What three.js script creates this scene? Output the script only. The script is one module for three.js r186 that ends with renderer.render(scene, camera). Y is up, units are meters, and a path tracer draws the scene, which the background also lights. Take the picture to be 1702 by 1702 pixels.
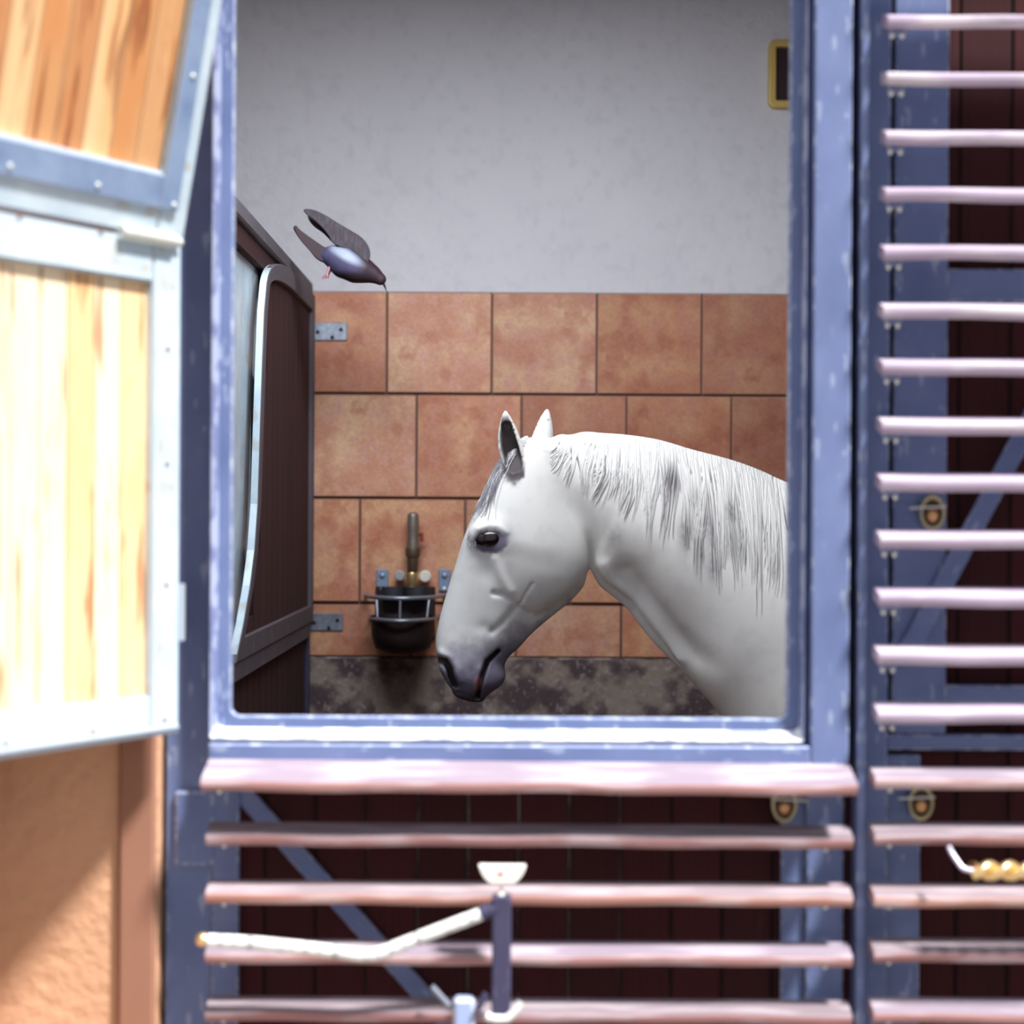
import * as THREE from 'three';
import { mergeGeometries, mergeVertices, toCreasedNormals } from 'three/addons/utils/BufferGeometryUtils.js';
import { RectAreaLightUniformsLib } from 'three/addons/lights/RectAreaLightUniformsLib.js';
import { RoundedBoxGeometry } from 'three/addons/geometries/RoundedBoxGeometry.js';

// ------------------------------------------------------------------ camera, sky, sun, exposure
const scene = new THREE.Scene();
const FOCAL = 2805, EYE = 1.6, CAM_Z = 3, ROLL = 0.0058;           // focal length in pixels of the 1702-pixel frame
const camera = new THREE.PerspectiveCamera(2 * Math.atan(851 / FOCAL) * 180 / Math.PI, 1, 0.05, 200);
camera.position.set(0, EYE, CAM_Z);
camera.rotation.z = ROLL;
camera.focus = 4.15;
camera.userData.fStop = 1.5;
const renderer = new THREE.WebGLRenderer({ antialias: true });
renderer.toneMapping = THREE.LinearToneMapping;
renderer.toneMappingExposure = 1.28;
renderer.shadowMap.enabled = true;
const ADDED_LAMP = 24;                                                     // radiance of the added lamp in the stall
const SUN = new THREE.Vector3(0.42, 0.85, 0.33).normalize();
const sun = new THREE.DirectionalLight(new THREE.Color(1, 0.96, 0.91), 7.9);
sun.name = 'sun';
sun.position.copy(SUN).multiplyScalar(12).add(new THREE.Vector3(0, 1, 0));
sun.target.position.set(0, 1, 0);
sun.castShadow = true;
sun.shadow.radius = 14;
sun.shadow.mapSize.set(2048, 2048);
Object.assign(sun.shadow.camera, { left: -5, right: 5, top: 5, bottom: -5, near: 0.5, far: 30 });
scene.add(sun, sun.target);

// ------------------------------------------------------------------ seeded noise
function rng(seed) { let a = seed >>> 0; return () => { a = (a + 0x6D2B79F5) | 0; let t = Math.imul(a ^ (a >>> 15), 1 | a); t = (t + Math.imul(t ^ (t >>> 7), 61 | t)) ^ t; return ((t ^ (t >>> 14)) >>> 0) / 4294967296; }; }
const hash2 = (x, y, s) => { let h = Math.imul(x, 374761393) ^ Math.imul(y, 668265263) ^ Math.imul(s, 1274126177); h = Math.imul(h ^ (h >>> 13), 1274126177); return ((h ^ (h >>> 16)) >>> 0) / 4294967296; };
const sm = (t) => t * t * (3 - 2 * t);
const mod = (a, n) => ((a % n) + n) % n;
function vnoise(x, y, px, py, s) {                                   // value noise, periodic over px by py cells
  const xi = Math.floor(x), yi = Math.floor(y), fx = sm(x - xi), fy = sm(y - yi);
  const h = (a, b) => hash2(mod(a, px), mod(b, py), s);
  const a = h(xi, yi), b = h(xi + 1, yi), c = h(xi, yi + 1), d = h(xi + 1, yi + 1);
  return a + (b - a) * fx + (c - a) * fy + (a - b - c + d) * fx * fy;
}
function fbm(u, v, cx, cy, oct, s) {                                 // u, v in 0..1; cx, cy cells of the first octave
  let t = 0, w = 0.5, n = 0;
  for (let o = 0; o < oct; o++) { t += w * vnoise(u * cx, v * cy, cx, cy, s + o * 17); n += w; w *= 0.5; cx *= 2; cy *= 2; }
  return t / n;
}
const clamp = (x, a = 0, b = 1) => Math.min(b, Math.max(a, x));
const lerp = (a, b, t) => a + (b - a) * t;
const ss = (a, b, x) => sm(clamp((x - a) / (b - a)));
const mix3 = (a, b, t) => [lerp(a[0], b[0], t), lerp(a[1], b[1], t), lerp(a[2], b[2], t)];

// the sky: thin bright cloud over pale blue, the same all the way round
const skyW = 256, skyH = 128, skyData = new Float32Array(skyW * skyH * 4);
for (let j = 0; j < skyH; j++) for (let i = 0; i < skyW; i++) {
  const el = (j + 0.5) / skyH - 0.5, u = i / skyW, up = Math.max(0, el * 2);
  const cloud = fbm(u, Math.min(0.999, up), 8, 4, 4, 91);
  const c = el < 0 ? [0.34, 0.33, 0.32] : mix3(mix3([1.02, 1.1, 1.25], [0.62, 0.82, 1.22], sm(up)), [1.25, 1.27, 1.32], ss(0.42, 0.7, cloud) * 0.6);
  skyData.set([c[0], c[1], c[2], 1], (j * skyW + i) * 4);
}
const sky = new THREE.DataTexture(skyData, skyW, skyH, THREE.RGBAFormat, THREE.FloatType);
sky.mapping = THREE.EquirectangularReflectionMapping; sky.magFilter = THREE.LinearFilter; sky.needsUpdate = true;
scene.background = sky; scene.environment = sky;
scene.backgroundIntensity = 0.42; scene.environmentIntensity = 0.42;

// ------------------------------------------------------------------ helpers
function P(px, py, d) {                                              // a point of the photograph at distance d in front of the camera
  const x = (px - 851) / FOCAL * d, y = -(py - 851) / FOCAL * d, c = Math.cos(ROLL), s = Math.sin(ROLL);
  return new THREE.Vector3(x * c - y * s, EYE + x * s + y * c, CAM_Z - d);
}
const taken = {};
function numbered(name) { const n = taken[name] = (taken[name] ?? -1) + 1; return n ? `${name}_${String(n).padStart(3, '0')}` : name; }
function base(name, label, category, pos = [0, 0, 0], group) {
  const o = new THREE.Group(); o.name = numbered(name); o.position.set(...pos); scene.add(o);
  o.userData = { label, category }; if (group) o.userData.group = group;
  return o;
}
function structure(name, pos = [0, 0, 0], label) { const o = new THREE.Group(); o.name = name; o.position.set(...pos); o.userData.kind = 'structure'; if (label) o.userData.label = label; scene.add(o); return o; }
function part(name, geo, mat, parent, pos, rot) {
  const m = new THREE.Mesh(geo, mat); m.name = numbered(name); m.castShadow = m.receiveShadow = true;
  if (pos) m.position.set(...pos); if (rot) m.rotation.set(...rot);
  parent.add(m); return m;
}
const R = (d) => d * Math.PI / 180;

// box with chamfered edges: faces in group 0, worn edges in group 1; uv in metres with v along the chosen axis
function chamferBox(w, h, d, c, along = 1, off = [0, 0]) {
  const H = [w / 2, h / 2, d / 2], pos = [], nor = [], uv = [], face = [], edge = [];
  const tri = (list, a, b, q, n) => {
    const e1 = [0, 1, 2].map((k) => b[k] - a[k]), e2 = [0, 1, 2].map((k) => q[k] - a[k]);
    const cr = [e1[1] * e2[2] - e1[2] * e2[1], e1[2] * e2[0] - e1[0] * e2[2], e1[0] * e2[1] - e1[1] * e2[0]];
    list.push(cr[0] * n[0] + cr[1] * n[1] + cr[2] * n[2] > 0 ? [a, b, q, n] : [a, q, b, n]);
  };
  const quad = (l, a, b, q, r, n) => { tri(l, a, b, q, n); tri(l, a, q, r, n); };
  const V = (ax, s, o1, s1, o2, s2, full) => { const p = [0, 0, 0]; p[ax] = s * H[ax]; p[o1] = s1 * (H[o1] - c); p[o2] = s2 * (H[o2] - c); return p; };
  for (let ax = 0; ax < 3; ax++) for (const s of [-1, 1]) {
    const o1 = (ax + 1) % 3, o2 = (ax + 2) % 3, n = [0, 0, 0]; n[ax] = s;
    quad(face, V(ax, s, o1, -1, o2, -1), V(ax, s, o1, 1, o2, -1), V(ax, s, o1, 1, o2, 1), V(ax, s, o1, -1, o2, 1), n);
  }
  for (let k = 0; k < 3; k++) for (const s1 of [-1, 1]) for (const s2 of [-1, 1]) {   // edge along axis k
    const a = (k + 1) % 3, b = (k + 2) % 3, n = [0, 0, 0]; n[a] = s1 * Math.SQRT1_2; n[b] = s2 * Math.SQRT1_2;
    const q = (ax, s) => { const p = [0, 0, 0]; p[k] = s * (H[k] - c); if (ax === a) { p[a] = s1 * H[a]; p[b] = s2 * (H[b] - c); } else { p[b] = s2 * H[b]; p[a] = s1 * (H[a] - c); } return p; };
    quad(edge, q(a, -1), q(b, -1), q(b, 1), q(a, 1), n);
  }
  for (const sx of [-1, 1]) for (const sy of [-1, 1]) for (const sz of [-1, 1]) {
    const S = [sx, sy, sz], p = (ax) => S.map((s, k) => s * (k === ax ? H[k] : H[k] - c)), n = S.map((s) => s / Math.sqrt(3));
    tri(edge, p(0), p(1), p(2), n);
  }
  for (const [a, b, q, n] of [...face, ...edge]) for (const v of [a, b, q]) {
    pos.push(...v); nor.push(...n);
    const an = n.map(Math.abs), ax = an.indexOf(Math.max(...an));
    let u, t;
    if (ax === along) { u = v[(ax + 1) % 3]; t = v[(ax + 2) % 3]; } else { t = v[along]; u = v[3 - ax - along]; }
    uv.push(u + off[0], t + off[1]);
  }
  const g = new THREE.BufferGeometry();
  g.setAttribute('position', new THREE.Float32BufferAttribute(pos, 3));
  g.setAttribute('normal', new THREE.Float32BufferAttribute(nor, 3));
  g.setAttribute('uv', new THREE.Float32BufferAttribute(uv, 2));
  g.addGroup(0, face.length * 3, 0); g.addGroup(face.length * 3, edge.length * 3, 1);
  return g;
}
function metricUV(g, along = 1, off = [0, 0]) {                      // uv in metres from position and normal
  const p = g.attributes.position, n = g.attributes.normal, uv = new Float32Array(p.count * 2);
  for (let i = 0; i < p.count; i++) {
    const v = [p.getX(i), p.getY(i), p.getZ(i)], an = [n.getX(i), n.getY(i), n.getZ(i)].map(Math.abs), ax = an.indexOf(Math.max(...an));
    if (ax === along) { uv[2 * i] = v[(ax + 1) % 3] + off[0]; uv[2 * i + 1] = v[(ax + 2) % 3] + off[1]; }
    else { uv[2 * i] = v[3 - ax - along] + off[0]; uv[2 * i + 1] = v[along] + off[1]; }
  }
  g.setAttribute('uv', new THREE.BufferAttribute(uv, 2));
  return g;
}
// the chamfered box between two corners, as a part
function box(name, x0, x1, y0, y1, z0, z1, mat, parent, { c = 0.003, along = 1, off = [0, 0] } = {}) {
  return part(name, chamferBox(x1 - x0, y1 - y0, z1 - z0, c, along, off), mat, parent, [(x0 + x1) / 2, (y0 + y1) / 2, (z0 + z1) / 2]);
}
function tube(points, r, seg = 24, rad = 8, closed = false) { return new THREE.TubeGeometry(new THREE.CatmullRomCurve3(points.map((p) => (p.isVector3 ? p : new THREE.Vector3(...p))), closed, 'catmullrom', 0.3), seg, r, rad, closed); }
function rod(a, b, r0, r1 = r0, rad = 12) {
  a = a.isVector3 ? a : new THREE.Vector3(...a); b = b.isVector3 ? b : new THREE.Vector3(...b);
  const g = new THREE.CylinderGeometry(r1, r0, a.distanceTo(b), rad);
  g.applyQuaternion(new THREE.Quaternion().setFromUnitVectors(new THREE.Vector3(0, 1, 0), b.clone().sub(a).normalize()));
  return g.translate((a.x + b.x) / 2, (a.y + b.y) / 2, (a.z + b.z) / 2);
}
const merge = (list) => mergeGeometries(list.map((g) => { const q = g.index ? g.toNonIndexed() : g; for (const k of Object.keys(q.attributes)) if (!['position', 'normal', 'uv'].includes(k)) q.deleteAttribute(k); q.clearGroups(); return q; }));

// ------------------------------------------------------------------ textures and materials
function tex(w, h, size, fn, srgb = true) {                          // size: metres that one repeat covers, [x, y]
  const data = new Uint8Array(w * h * 4);
  for (let j = 0; j < h; j++) for (let i = 0; i < w; i++) { const c = fn(i / w, j / h); const k = (j * w + i) * 4; for (let q = 0; q < 3; q++) data[k + q] = clamp(c[q], 0, 255); data[k + 3] = 255; }
  const t = new THREE.DataTexture(data, w, h); t.wrapS = t.wrapT = THREE.RepeatWrapping; t.magFilter = THREE.LinearFilter; t.minFilter = THREE.LinearMipmapLinearFilter; t.generateMipmaps = true;
  if (srgb) t.colorSpace = THREE.SRGBColorSpace; t.repeat.set(1 / size[0], 1 / size[1]); t.needsUpdate = true; return t;
}
const gray = (v) => [v * 255, v * 255, v * 255];
const std = (o) => new THREE.MeshStandardMaterial(o);

// blue-grey painted steel with scuffs; its edges worn to pale metal
const paintMap = (seed, a, b, scuff) => tex(256, 512, [0.3, 0.6], (u, v) => {
  const m = fbm(u, v, 5, 6, 4, seed), s = ss(0.71, 0.78, fbm(u, v, 24, 14, 3, seed + 5)) * 0.7;
  return mix3(mix3(a, b, m), scuff, s);
});
const grime = tex(256, 256, [0.4, 0.4], (u, v) => gray(0.45 + 0.4 * fbm(u, v, 8, 8, 4, 44)), false);
const edgeMap = tex(256, 256, [0.25, 0.25], (u, v) => mix3([124, 138, 176], [176, 187, 209], ss(0.5, 0.68, fbm(u, v, 16, 16, 4, 61))));
const beadMap = tex(256, 256, [0.4, 0.4], (u, v) => mix3([112, 122, 162], [160, 170, 198], ss(0.4, 0.62, fbm(u, v, 10, 10, 4, 63))));
const sillMap = tex(256, 256, [0.4, 0.4], (u, v) => mix3([150, 160, 192], [222, 226, 230], ss(0.3, 0.52, fbm(u, v, 10, 10, 4, 64))));  // paler map: sun on the sill bead put into its paint
const M = {};
M.wornEdge = std({ map: edgeMap, roughness: 0.55, metalness: 0.15 });
M.steel = [std({ map: paintMap(11, [88, 104, 148], [112, 128, 172], [156, 168, 196]), roughnessMap: grime, roughness: 0.9, metalness: 0.1 }), M.wornEdge];
M.steelDark = [std({ map: paintMap(12, [46, 46, 76], [66, 68, 104], [108, 116, 150]), roughnessMap: grime, roughness: 0.9, metalness: 0.1 }), std({ map: paintMap(14, [60, 64, 98], [96, 104, 142], [150, 160, 190]), roughness: 0.6 })];
M.greySteel = [std({ map: paintMap(16, [82, 78, 88], [98, 92, 100], [118, 112, 120]), roughness: 0.7 }), std({ color: 0x66616c, roughness: 0.65 })];
M.steelMid = std({ map: paintMap(15, [74, 82, 122], [94, 104, 146], [150, 162, 192]), roughness: 0.75 });
M.steelShade = [std({ map: paintMap(13, [50, 48, 76], [66, 64, 96], [84, 84, 116]), roughness: 0.7 }), std({ color: 0x4c4c6c, roughness: 0.7 })];
M.galvanised = [std({ map: tex(256, 256, [0.35, 0.35], (u, v) => mix3(mix3([176, 198, 216], [222, 236, 244], fbm(u, v, 6, 6, 4, 21)), [176, 160, 142], ss(0.6, 0.85, fbm(u, v, 12, 10, 4, 29)) * 0.45)), roughnessMap: grime, roughness: 0.75, metalness: 0.25 }), std({ color: 0xa7b4c2, roughness: 0.5, metalness: 0.3 })];
M.galvanisedBlue = [std({ map: tex(256, 256, [0.35, 0.35], (u, v) => mix3([112, 134, 172], [158, 178, 208], fbm(u, v, 7, 7, 4, 23))), roughnessMap: grime, roughness: 0.75, metalness: 0.25 }), std({ color: 0x96a6bc, roughness: 0.5, metalness: 0.3 })];
M.zinc = std({ map: tex(128, 128, [0.06, 0.06], (u, v) => mix3([120, 130, 148], [176, 186, 202], fbm(u, v, 6, 6, 3, 25))), roughness: 0.4, metalness: 0.6 });
M.screw = std({ color: 0xdfe2dc, roughness: 0.35, metalness: 0.35 });
M.rust = std({ color: 0x8a6a60, roughness: 0.7, metalness: 0.2 });
M.brass = std({ color: new THREE.Color(0.92, 0.68, 0.34), roughness: 0.3, metalness: 0.85 });
M.whitePaint = std({ map: tex(256, 64, [0.3, 0.08], (u, v) => mix3([238, 242, 242], [70, 66, 84], ss(0.7, 0.74, fbm(u, v, 12, 4, 3, 37)))), roughness: 0.4 });
M.iron = std({ color: 0x2a2228, roughness: 0.55, metalness: 0.3 });
M.castIron = std({ map: tex(128, 128, [0.1, 0.1], (u, v) => mix3([28, 17, 19], [48, 32, 33], fbm(u, v, 8, 8, 4, 71))), roughness: 0.6, metalness: 0.2 });

// woods: v runs with the grain
function grain(u, v, seed, knots = 0) {
  let w = u * 26 + 2.2 * fbm(u, v, 3, 2, 3, seed);
  for (let k = 0; k < knots; k++) { const kx = hash2(k, 1, seed), ky = hash2(k, 2, seed), dx = (u - kx) * 7, dy = (v - ky) * 2.6; w += 2.2 * Math.exp(-(dx * dx + dy * dy) * 9); }
  return 0.5 + 0.5 * Math.sin(w * 6.283) * (0.4 + 0.6 * fbm(u, v, 6, 3, 2, seed + 3));
}
const larchMap = (seed, lightWood = [240, 218, 188], darkWood = [216, 176, 134], red = [228, 180, 132]) => tex(256, 512, [0.22, 0.9], (u, v) => {
  const g = grain(u, v, seed, 7), f = fbm(u, v, 60, 4, 3, seed + 9), p = fbm(u, v, 4, 5, 4, seed + 31);
  let c = mix3(lightWood, darkWood, g * 0.4 + f * 0.45);
  c = mix3(c, red, ss(0.52, 0.7, p) * 0.5);
  return mix3(c, [140, 88, 58], ss(0.62, 0.76, fbm(u, v, 14, 5, 4, seed + 77)) * 0.6);
});
const larch = [larchMap(101), larchMap(202), larchMap(303)];
const plankEnd = std({ color: new THREE.Color(0.46, 0.3, 0.17), roughness: 0.8 });
const bleached = [111, 212, 313].map((k) => larchMap(k, [238, 226, 208], [222, 200, 172], [232, 200, 166]));
M.larch = bleached.flatMap((map) => ['#fffaf0', '#fff0dc', '#fffcf4', '#f6e2c4'].map((color) => [std({ map, color, roughness: 0.6 }), plankEnd]));
M.larchOrange = larch.flatMap((map) => ['#dabca0', '#d0a888', '#f2e6d0', '#d8b492'].map((color) => [std({ map, color, roughness: 0.6 }), plankEnd]));
const boardMap = tex(256, 512, [0.3, 1.1], (u, v) => mix3([46, 9, 15], [72, 19, 25], 0.55 * grain(u, v, 401) + 0.45 * fbm(u, v, 40, 3, 3, 409)));
M.boards = ['#ffffff', '#e2d8dc', '#f4e6e0'].map((color) => [std({ map: boardMap, color, roughness: 0.95 }), std({ color: 0x22070b, roughness: 0.95 })]);
const slatMap = (seed, a, b, worn) => tex(256, 512, [0.14, 0.7], (u, v) => {
  const g = grain(u, v, seed), p = fbm(u, v, 10, 6, 4, seed + 4), f = fbm(u, v, 50, 5, 3, seed + 8);
  return mix3(mix3(a, b, g * 0.5 + f * 0.5), worn, ss(0.42, 0.72, p) * 0.8);
});
const weathered = [[521, [122, 110, 126], [144, 132, 146], [168, 160, 170]], [522, [108, 96, 106], [130, 118, 126], [152, 142, 150]], [523, [124, 110, 118], [146, 132, 140], [170, 158, 164]]].map(([s, a, b, w]) => std({ map: slatMap(s, a, b, w), roughness: 0.85 }));
M.slatRed = [[501, [158, 114, 114], [184, 142, 140], [198, 178, 184]], [502, [138, 96, 98], [166, 124, 122], [182, 164, 172]], [503, [164, 112, 104], [188, 142, 130], [198, 176, 176]]].map(([s, a, b, w], k) => [weathered[k], std({ map: slatMap(s, a, b, w), roughness: 0.7 })]);
M.slatPale = [[511, [154, 139, 168], [180, 166, 183], [200, 191, 200]], [512, [163, 147, 168], [177, 164, 187], [198, 191, 198]]].map(([s, a, b, w]) => { const m = std({ map: slatMap(s, a, b, w), roughness: 0.6 }); return [m, m]; });

// walls
const bumpNoise = tex(512, 512, [0.5, 0.5], (u, v) => gray(0.6 * fbm(u, v, 24, 24, 4, 801) + 0.4 * fbm(u, v, 5, 5, 3, 805)), false);
M.plaster = std({ map: tex(512, 512, [1.6, 1.6], (u, v) => mix3(mix3([198, 198, 208], [208, 208, 217], fbm(u, v, 6, 6, 5, 811)), [188, 188, 199], ss(0.5, 0.85, fbm(u, v, 60, 50, 3, 815)) * 0.4)), bumpMap: bumpNoise, bumpScale: 0.004, roughness: 0.95 });
M.white = std({ map: tex(256, 256, [2, 2], (u, v) => mix3([214, 212, 208], [226, 224, 220], fbm(u, v, 5, 5, 4, 821))), bumpMap: bumpNoise, bumpScale: 0.004, roughness: 0.95 });
M.plinth = std({ map: tex(512, 512, [0.7, 0.7], (u, v) => {
  const m = fbm(u, v, 5, 5, 4, 831), d = ss(0.4, 0.66, fbm(u, v, 9, 9, 5, 835)), e = fbm(u, v, 70, 70, 2, 838);
  return mix3(mix3(mix3([132, 118, 110], [152, 142, 136], m), [66, 52, 60], d * 0.8), [176, 170, 172], ss(0.66, 0.85, e) * 0.5);
}), bumpMap: bumpNoise, bumpScale: 0.006, roughness: 0.95 });
M.tan = std({ map: tex(512, 512, [1.8, 1.8], (u, v) => mix3(mix3([192, 146, 114], [210, 168, 138], fbm(u, v, 5, 5, 5, 841)), [176, 130, 104], ss(0.6, 0.75, fbm(u, v, 8, 6, 4, 846)) * 0.6)), bumpMap: bumpNoise, bumpScale: 0.006, roughness: 0.95 });
M.grout = std({ color: 0x6d5a58, roughness: 0.95 });
M.timber = std({ map: boardMap, color: 0xffe8d8, roughness: 0.9 });
M.paving = std({ map: tex(512, 512, [2, 2], (u, v) => mix3([118, 112, 106], [142, 136, 128], fbm(u, v, 12, 12, 4, 851))), roughness: 0.9 });
M.straw = std({ map: tex(512, 512, [1, 1], (u, v) => mix3([112, 88, 58], [164, 136, 96], fbm(u, v, 30, 12, 4, 861))), roughness: 0.95 });
const tileMap = (seed) => tex(256, 256, [0.32, 0.32], (u, v) => {
  const a = fbm(u, v, 4, 4, 5, seed), b = fbm(u, v, 9, 9, 4, seed + 7), f = fbm(u, v, 60, 60, 2, seed + 13);
  let c = mix3([198, 140, 116], [216, 176, 144], ss(0.25, 0.75, a));
  c = mix3(c, [206, 156, 142], ss(0.48, 0.72, b) * 0.7);
  c = mix3(c, [172, 106, 82], ss(0.54, 0.76, fbm(u, v, 6, 6, 4, seed + 23)) * 0.45);
  return c.map((x) => x * (0.92 + 0.16 * f));
});
const tileMaps = [911, 922, 933, 944].map(tileMap);

// ------------------------------------------------------------------ the stall: floor, ceiling, walls
const ground = structure('courtyard_ground');
box('paving', -9, 9, -0.12, 0, 0.06, 14, M.paving, ground);
const floor = structure('floor');
box('floor_slab', -2.75, 3.15, -0.12, 0, -2.6, 0.06, M.straw, floor);
const ceiling = structure('ceiling');
box('ceiling_slab', -3.2, 3.6, 3.5, 3.7, -2.6, 0.12, M.timber, ceiling);
const wallLeft = structure('wall_left');
box('plaster_face', -2.75, -2.55, 0, 3.5, -2.4, -0.25, M.timber, wallLeft);
const wallRight = structure('wall_right');
box('plaster_face', 2.95, 3.15, 0, 3.5, -2.4, -0.25, M.timber, wallRight);
const wallFrontLeft = structure('wall_front_left');
box('plaster_face', -3.2, -0.632, 0, 3.5, -0.25, -0.03, M.tan, wallFrontLeft);
const wallFrontRight = structure('wall_front_right');
box('plaster_face', 1.9, 3.6, 0, 3.5, -0.25, -0.03, M.tan, wallFrontRight);
const wallFrontTop = structure('wall_front_top');
box('plaster_face', -0.632, 1.9, 2.8, 3.5, -0.25, -0.03, M.tan, wallFrontTop);
const addedPier = structure('wall_added_pier');  // added pier out of view, keeps sky light off the wall beside it
box('plaster_face', -1.6, -0.96, 0, 3.5, -0.03, 0.42, M.tan, addedPier, { c: 0.01 });
const jambStone = structure('trim_1');
box('stone_strip', -0.70, -0.634, 0, 2.8, -0.03, -0.012, std({ map: M.tan.map, color: 0xbcaeb4, roughness: 0.95 }), jambStone, { c: 0.006 });

// added lamp, unseen over the doorway: a long diffuser whose cool light falls on the horse and the back wall
RectAreaLightUniformsLib.init();
{
  const t = base('added_ceiling_light', 'added unseen white diffuser lamp inside over the stall doorway, tilted to the back wall', 'lamp', [-0.12, 2.93, -0.37]);
  const tilt = R(54);
  part('housing', chamferBox(1.26, 0.05, 0.34, 0.006, 0).translate(0, 0.045, 0), [M.white, M.white], t, [0, 0, 0], [tilt, 0, 0]);
  part('hood', chamferBox(1.26, 0.28, 0.006, 0.002, 0).translate(0, -0.12, -0.167), [M.iron, M.iron], t, [0, 0, 0], [tilt, 0, 0]);  // shaped to dim the upper back wall
  for (const x of [-0.5, 0.5]) part('hanger', rod([x, 0.05, 0.02], [x, 0.57, 0.02], 0.006), M.zinc, t);
  part('diffuser', new RoundedBoxGeometry(1.2, 0.03, 0.3, 2, 0.01), std({ color: 0xffffff, emissive: new THREE.Color(0.88, 0.95, 1), emissiveIntensity: 1.6, roughness: 0.6 }), t, [0, 0, 0], [tilt, 0, 0]);
  const n = new THREE.Vector3(0, -Math.cos(tilt), -Math.sin(tilt)), c = new THREE.Vector3(-0.12, 2.93, -0.37).addScaledVector(n, 0.02);
  const a = new THREE.RectAreaLight(new THREE.Color(0.96, 0.98, 1), ADDED_LAMP, 1.2, 0.3); a.name = 'added_ceiling_light'; a.position.copy(c); a.lookAt(c.clone().add(n)); scene.add(a);
}
const BW = 5.1, yB = (py) => EYE - (py - 851) * BW / FOCAL, xB = (px) => (px - 851) * BW / FOCAL;
const wallBack = structure('wall_back');
box('plaster_face', -2.75, 3.15, yB(487), 3.5, -2.3, -2.1, M.plaster, wallBack);
box('grout_bed', -2.75, 3.15, yB(1094), yB(489), -2.3, -2.098, M.grout, wallBack);
box('plinth', -2.75, 3.15, 0, yB(1092), -2.3, -2.085, M.plinth, wallBack, { c: 0.006 });
{
  const r = rng(5), rows = [[487, 655, 642, 174], [657, 828, 692, 174], [830, 1002, 599, 174.5], [1005, 1092, 684, 174.5]];
  const tints = ['#ffffff', '#fbeee2', '#f6e6de', '#f2e4dc', '#ffefdf'].map((c) => c);
  const mats = tileMaps.flatMap((map, k) => tints.map((color) => [std({ map, color, bumpMap: map, bumpScale: 0.0015, roughness: 0.62 }), std({ color: 0xa87a64, roughness: 0.7 })]));
  const TONE = [[0.95, 0.92, 0.8, 0.66, 0.6], [1, 1, 0.78, 0.64, 0.56], [1, 1, 0.9, 0.84, 0.8], [0.96, 0.9, 0.88, 0.86, 0.86]];   // tile tones, darker towards the right
  const toned = {};
  rows.forEach(([p0, p1, joint, w], ri) => {
    const y1 = yB(p0), y0 = yB(p1), wm = w * BW / FOCAL, j0 = xB(joint);
    for (let k = -4; k < 12; k++) {
      const x0 = j0 + (k - 1) * wm + 0.0025, x1 = j0 + k * wm - 0.0025;
      if (x1 < -1.2 || x0 > 2.9) continue;
      const g = chamferBox(x1 - x0, y1 - y0 - 0.004, 0.012, 0.0022, 1, [r(), r()]);
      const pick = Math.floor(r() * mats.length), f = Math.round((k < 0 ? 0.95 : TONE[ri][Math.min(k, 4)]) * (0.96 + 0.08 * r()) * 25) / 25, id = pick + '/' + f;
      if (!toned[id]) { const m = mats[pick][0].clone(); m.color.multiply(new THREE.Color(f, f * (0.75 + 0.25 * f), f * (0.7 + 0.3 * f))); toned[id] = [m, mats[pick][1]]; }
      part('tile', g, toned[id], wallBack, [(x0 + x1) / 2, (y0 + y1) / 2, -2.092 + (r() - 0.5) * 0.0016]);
    }
  });
}

// ------------------------------------------------------------------ door_1: the half door with the opening above it
const FXd = (px, d) => (px - 851) * d / FOCAL, FYd = (py, d) => EYE - (py - 851) * d / FOCAL;
const FX = (px) => (px - 851) / 935, FY = (py) => EYE - (py - 851) / 935;
const slatR = rng(77);
function slatGeo(len, depth, thick, seed) {                          // rounded board, its top sloping outwards; x along the length, front edge at z = 0
  const s = new THREE.Shape(), r = thick * 0.32;
  s.moveTo(-depth, 0); s.lineTo(-r, 0); s.quadraticCurveTo(0, 0, 0, -r); s.lineTo(0, -thick + r); s.quadraticCurveTo(0, -thick, -r, -thick); s.lineTo(-depth, -thick); s.closePath();
  let g = new THREE.ExtrudeGeometry(s, { depth: len, bevelEnabled: false, curveSegments: 4, steps: 24 });
  g.rotateY(-Math.PI / 2); g.translate(len, 0, 0);                   // shape x -> z
  g = g.index ? g.toNonIndexed() : g;
  const p = g.attributes.position, rr = rng(seed), a = rr() * 9, b = rr() * 9;
  for (let i = 0; i < p.count; i++) {                                // hand-planed: the edge wanders by a millimetre
    const x = p.getX(i), front = clamp((p.getZ(i) + depth * 0.6) / (depth * 0.6));
    p.setY(i, p.getY(i) + front * 0.0012 * (Math.sin(x * 9 + a) + Math.sin(x * 23 + b)));
  }
  g.deleteAttribute('normal'); g.computeVertexNormals(); g = toCreasedNormals(g, 0.7);
  metricUV(g, 0, [rr() * 3, rr() * 3]); g.clearGroups();
  // upper face (weathered) first, then the front and the underside
  const P0 = g.attributes.position.array, N0 = g.attributes.normal.array, U0 = g.attributes.uv.array, top = [], rest = [];
  for (let t = 0; t < P0.length / 9; t++) (N0[t * 9 + 1] + N0[t * 9 + 4] + N0[t * 9 + 7] > 2.55 ? top : rest).push(t);
  const q = new THREE.BufferGeometry(), order = [...top, ...rest];
  for (const [name, A, n] of [['position', P0, 3], ['normal', N0, 3], ['uv', U0, 2]]) { const B = new Float32Array(A.length); order.forEach((t, k) => B.set(A.subarray(t * 3 * n, (t + 1) * 3 * n), k * 3 * n)); q.setAttribute(name, new THREE.BufferAttribute(B, n)); }
  q.addGroup(0, top.length * 3, 0); q.addGroup(top.length * 3, rest.length * 3, 1);
  return q;
}
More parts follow.
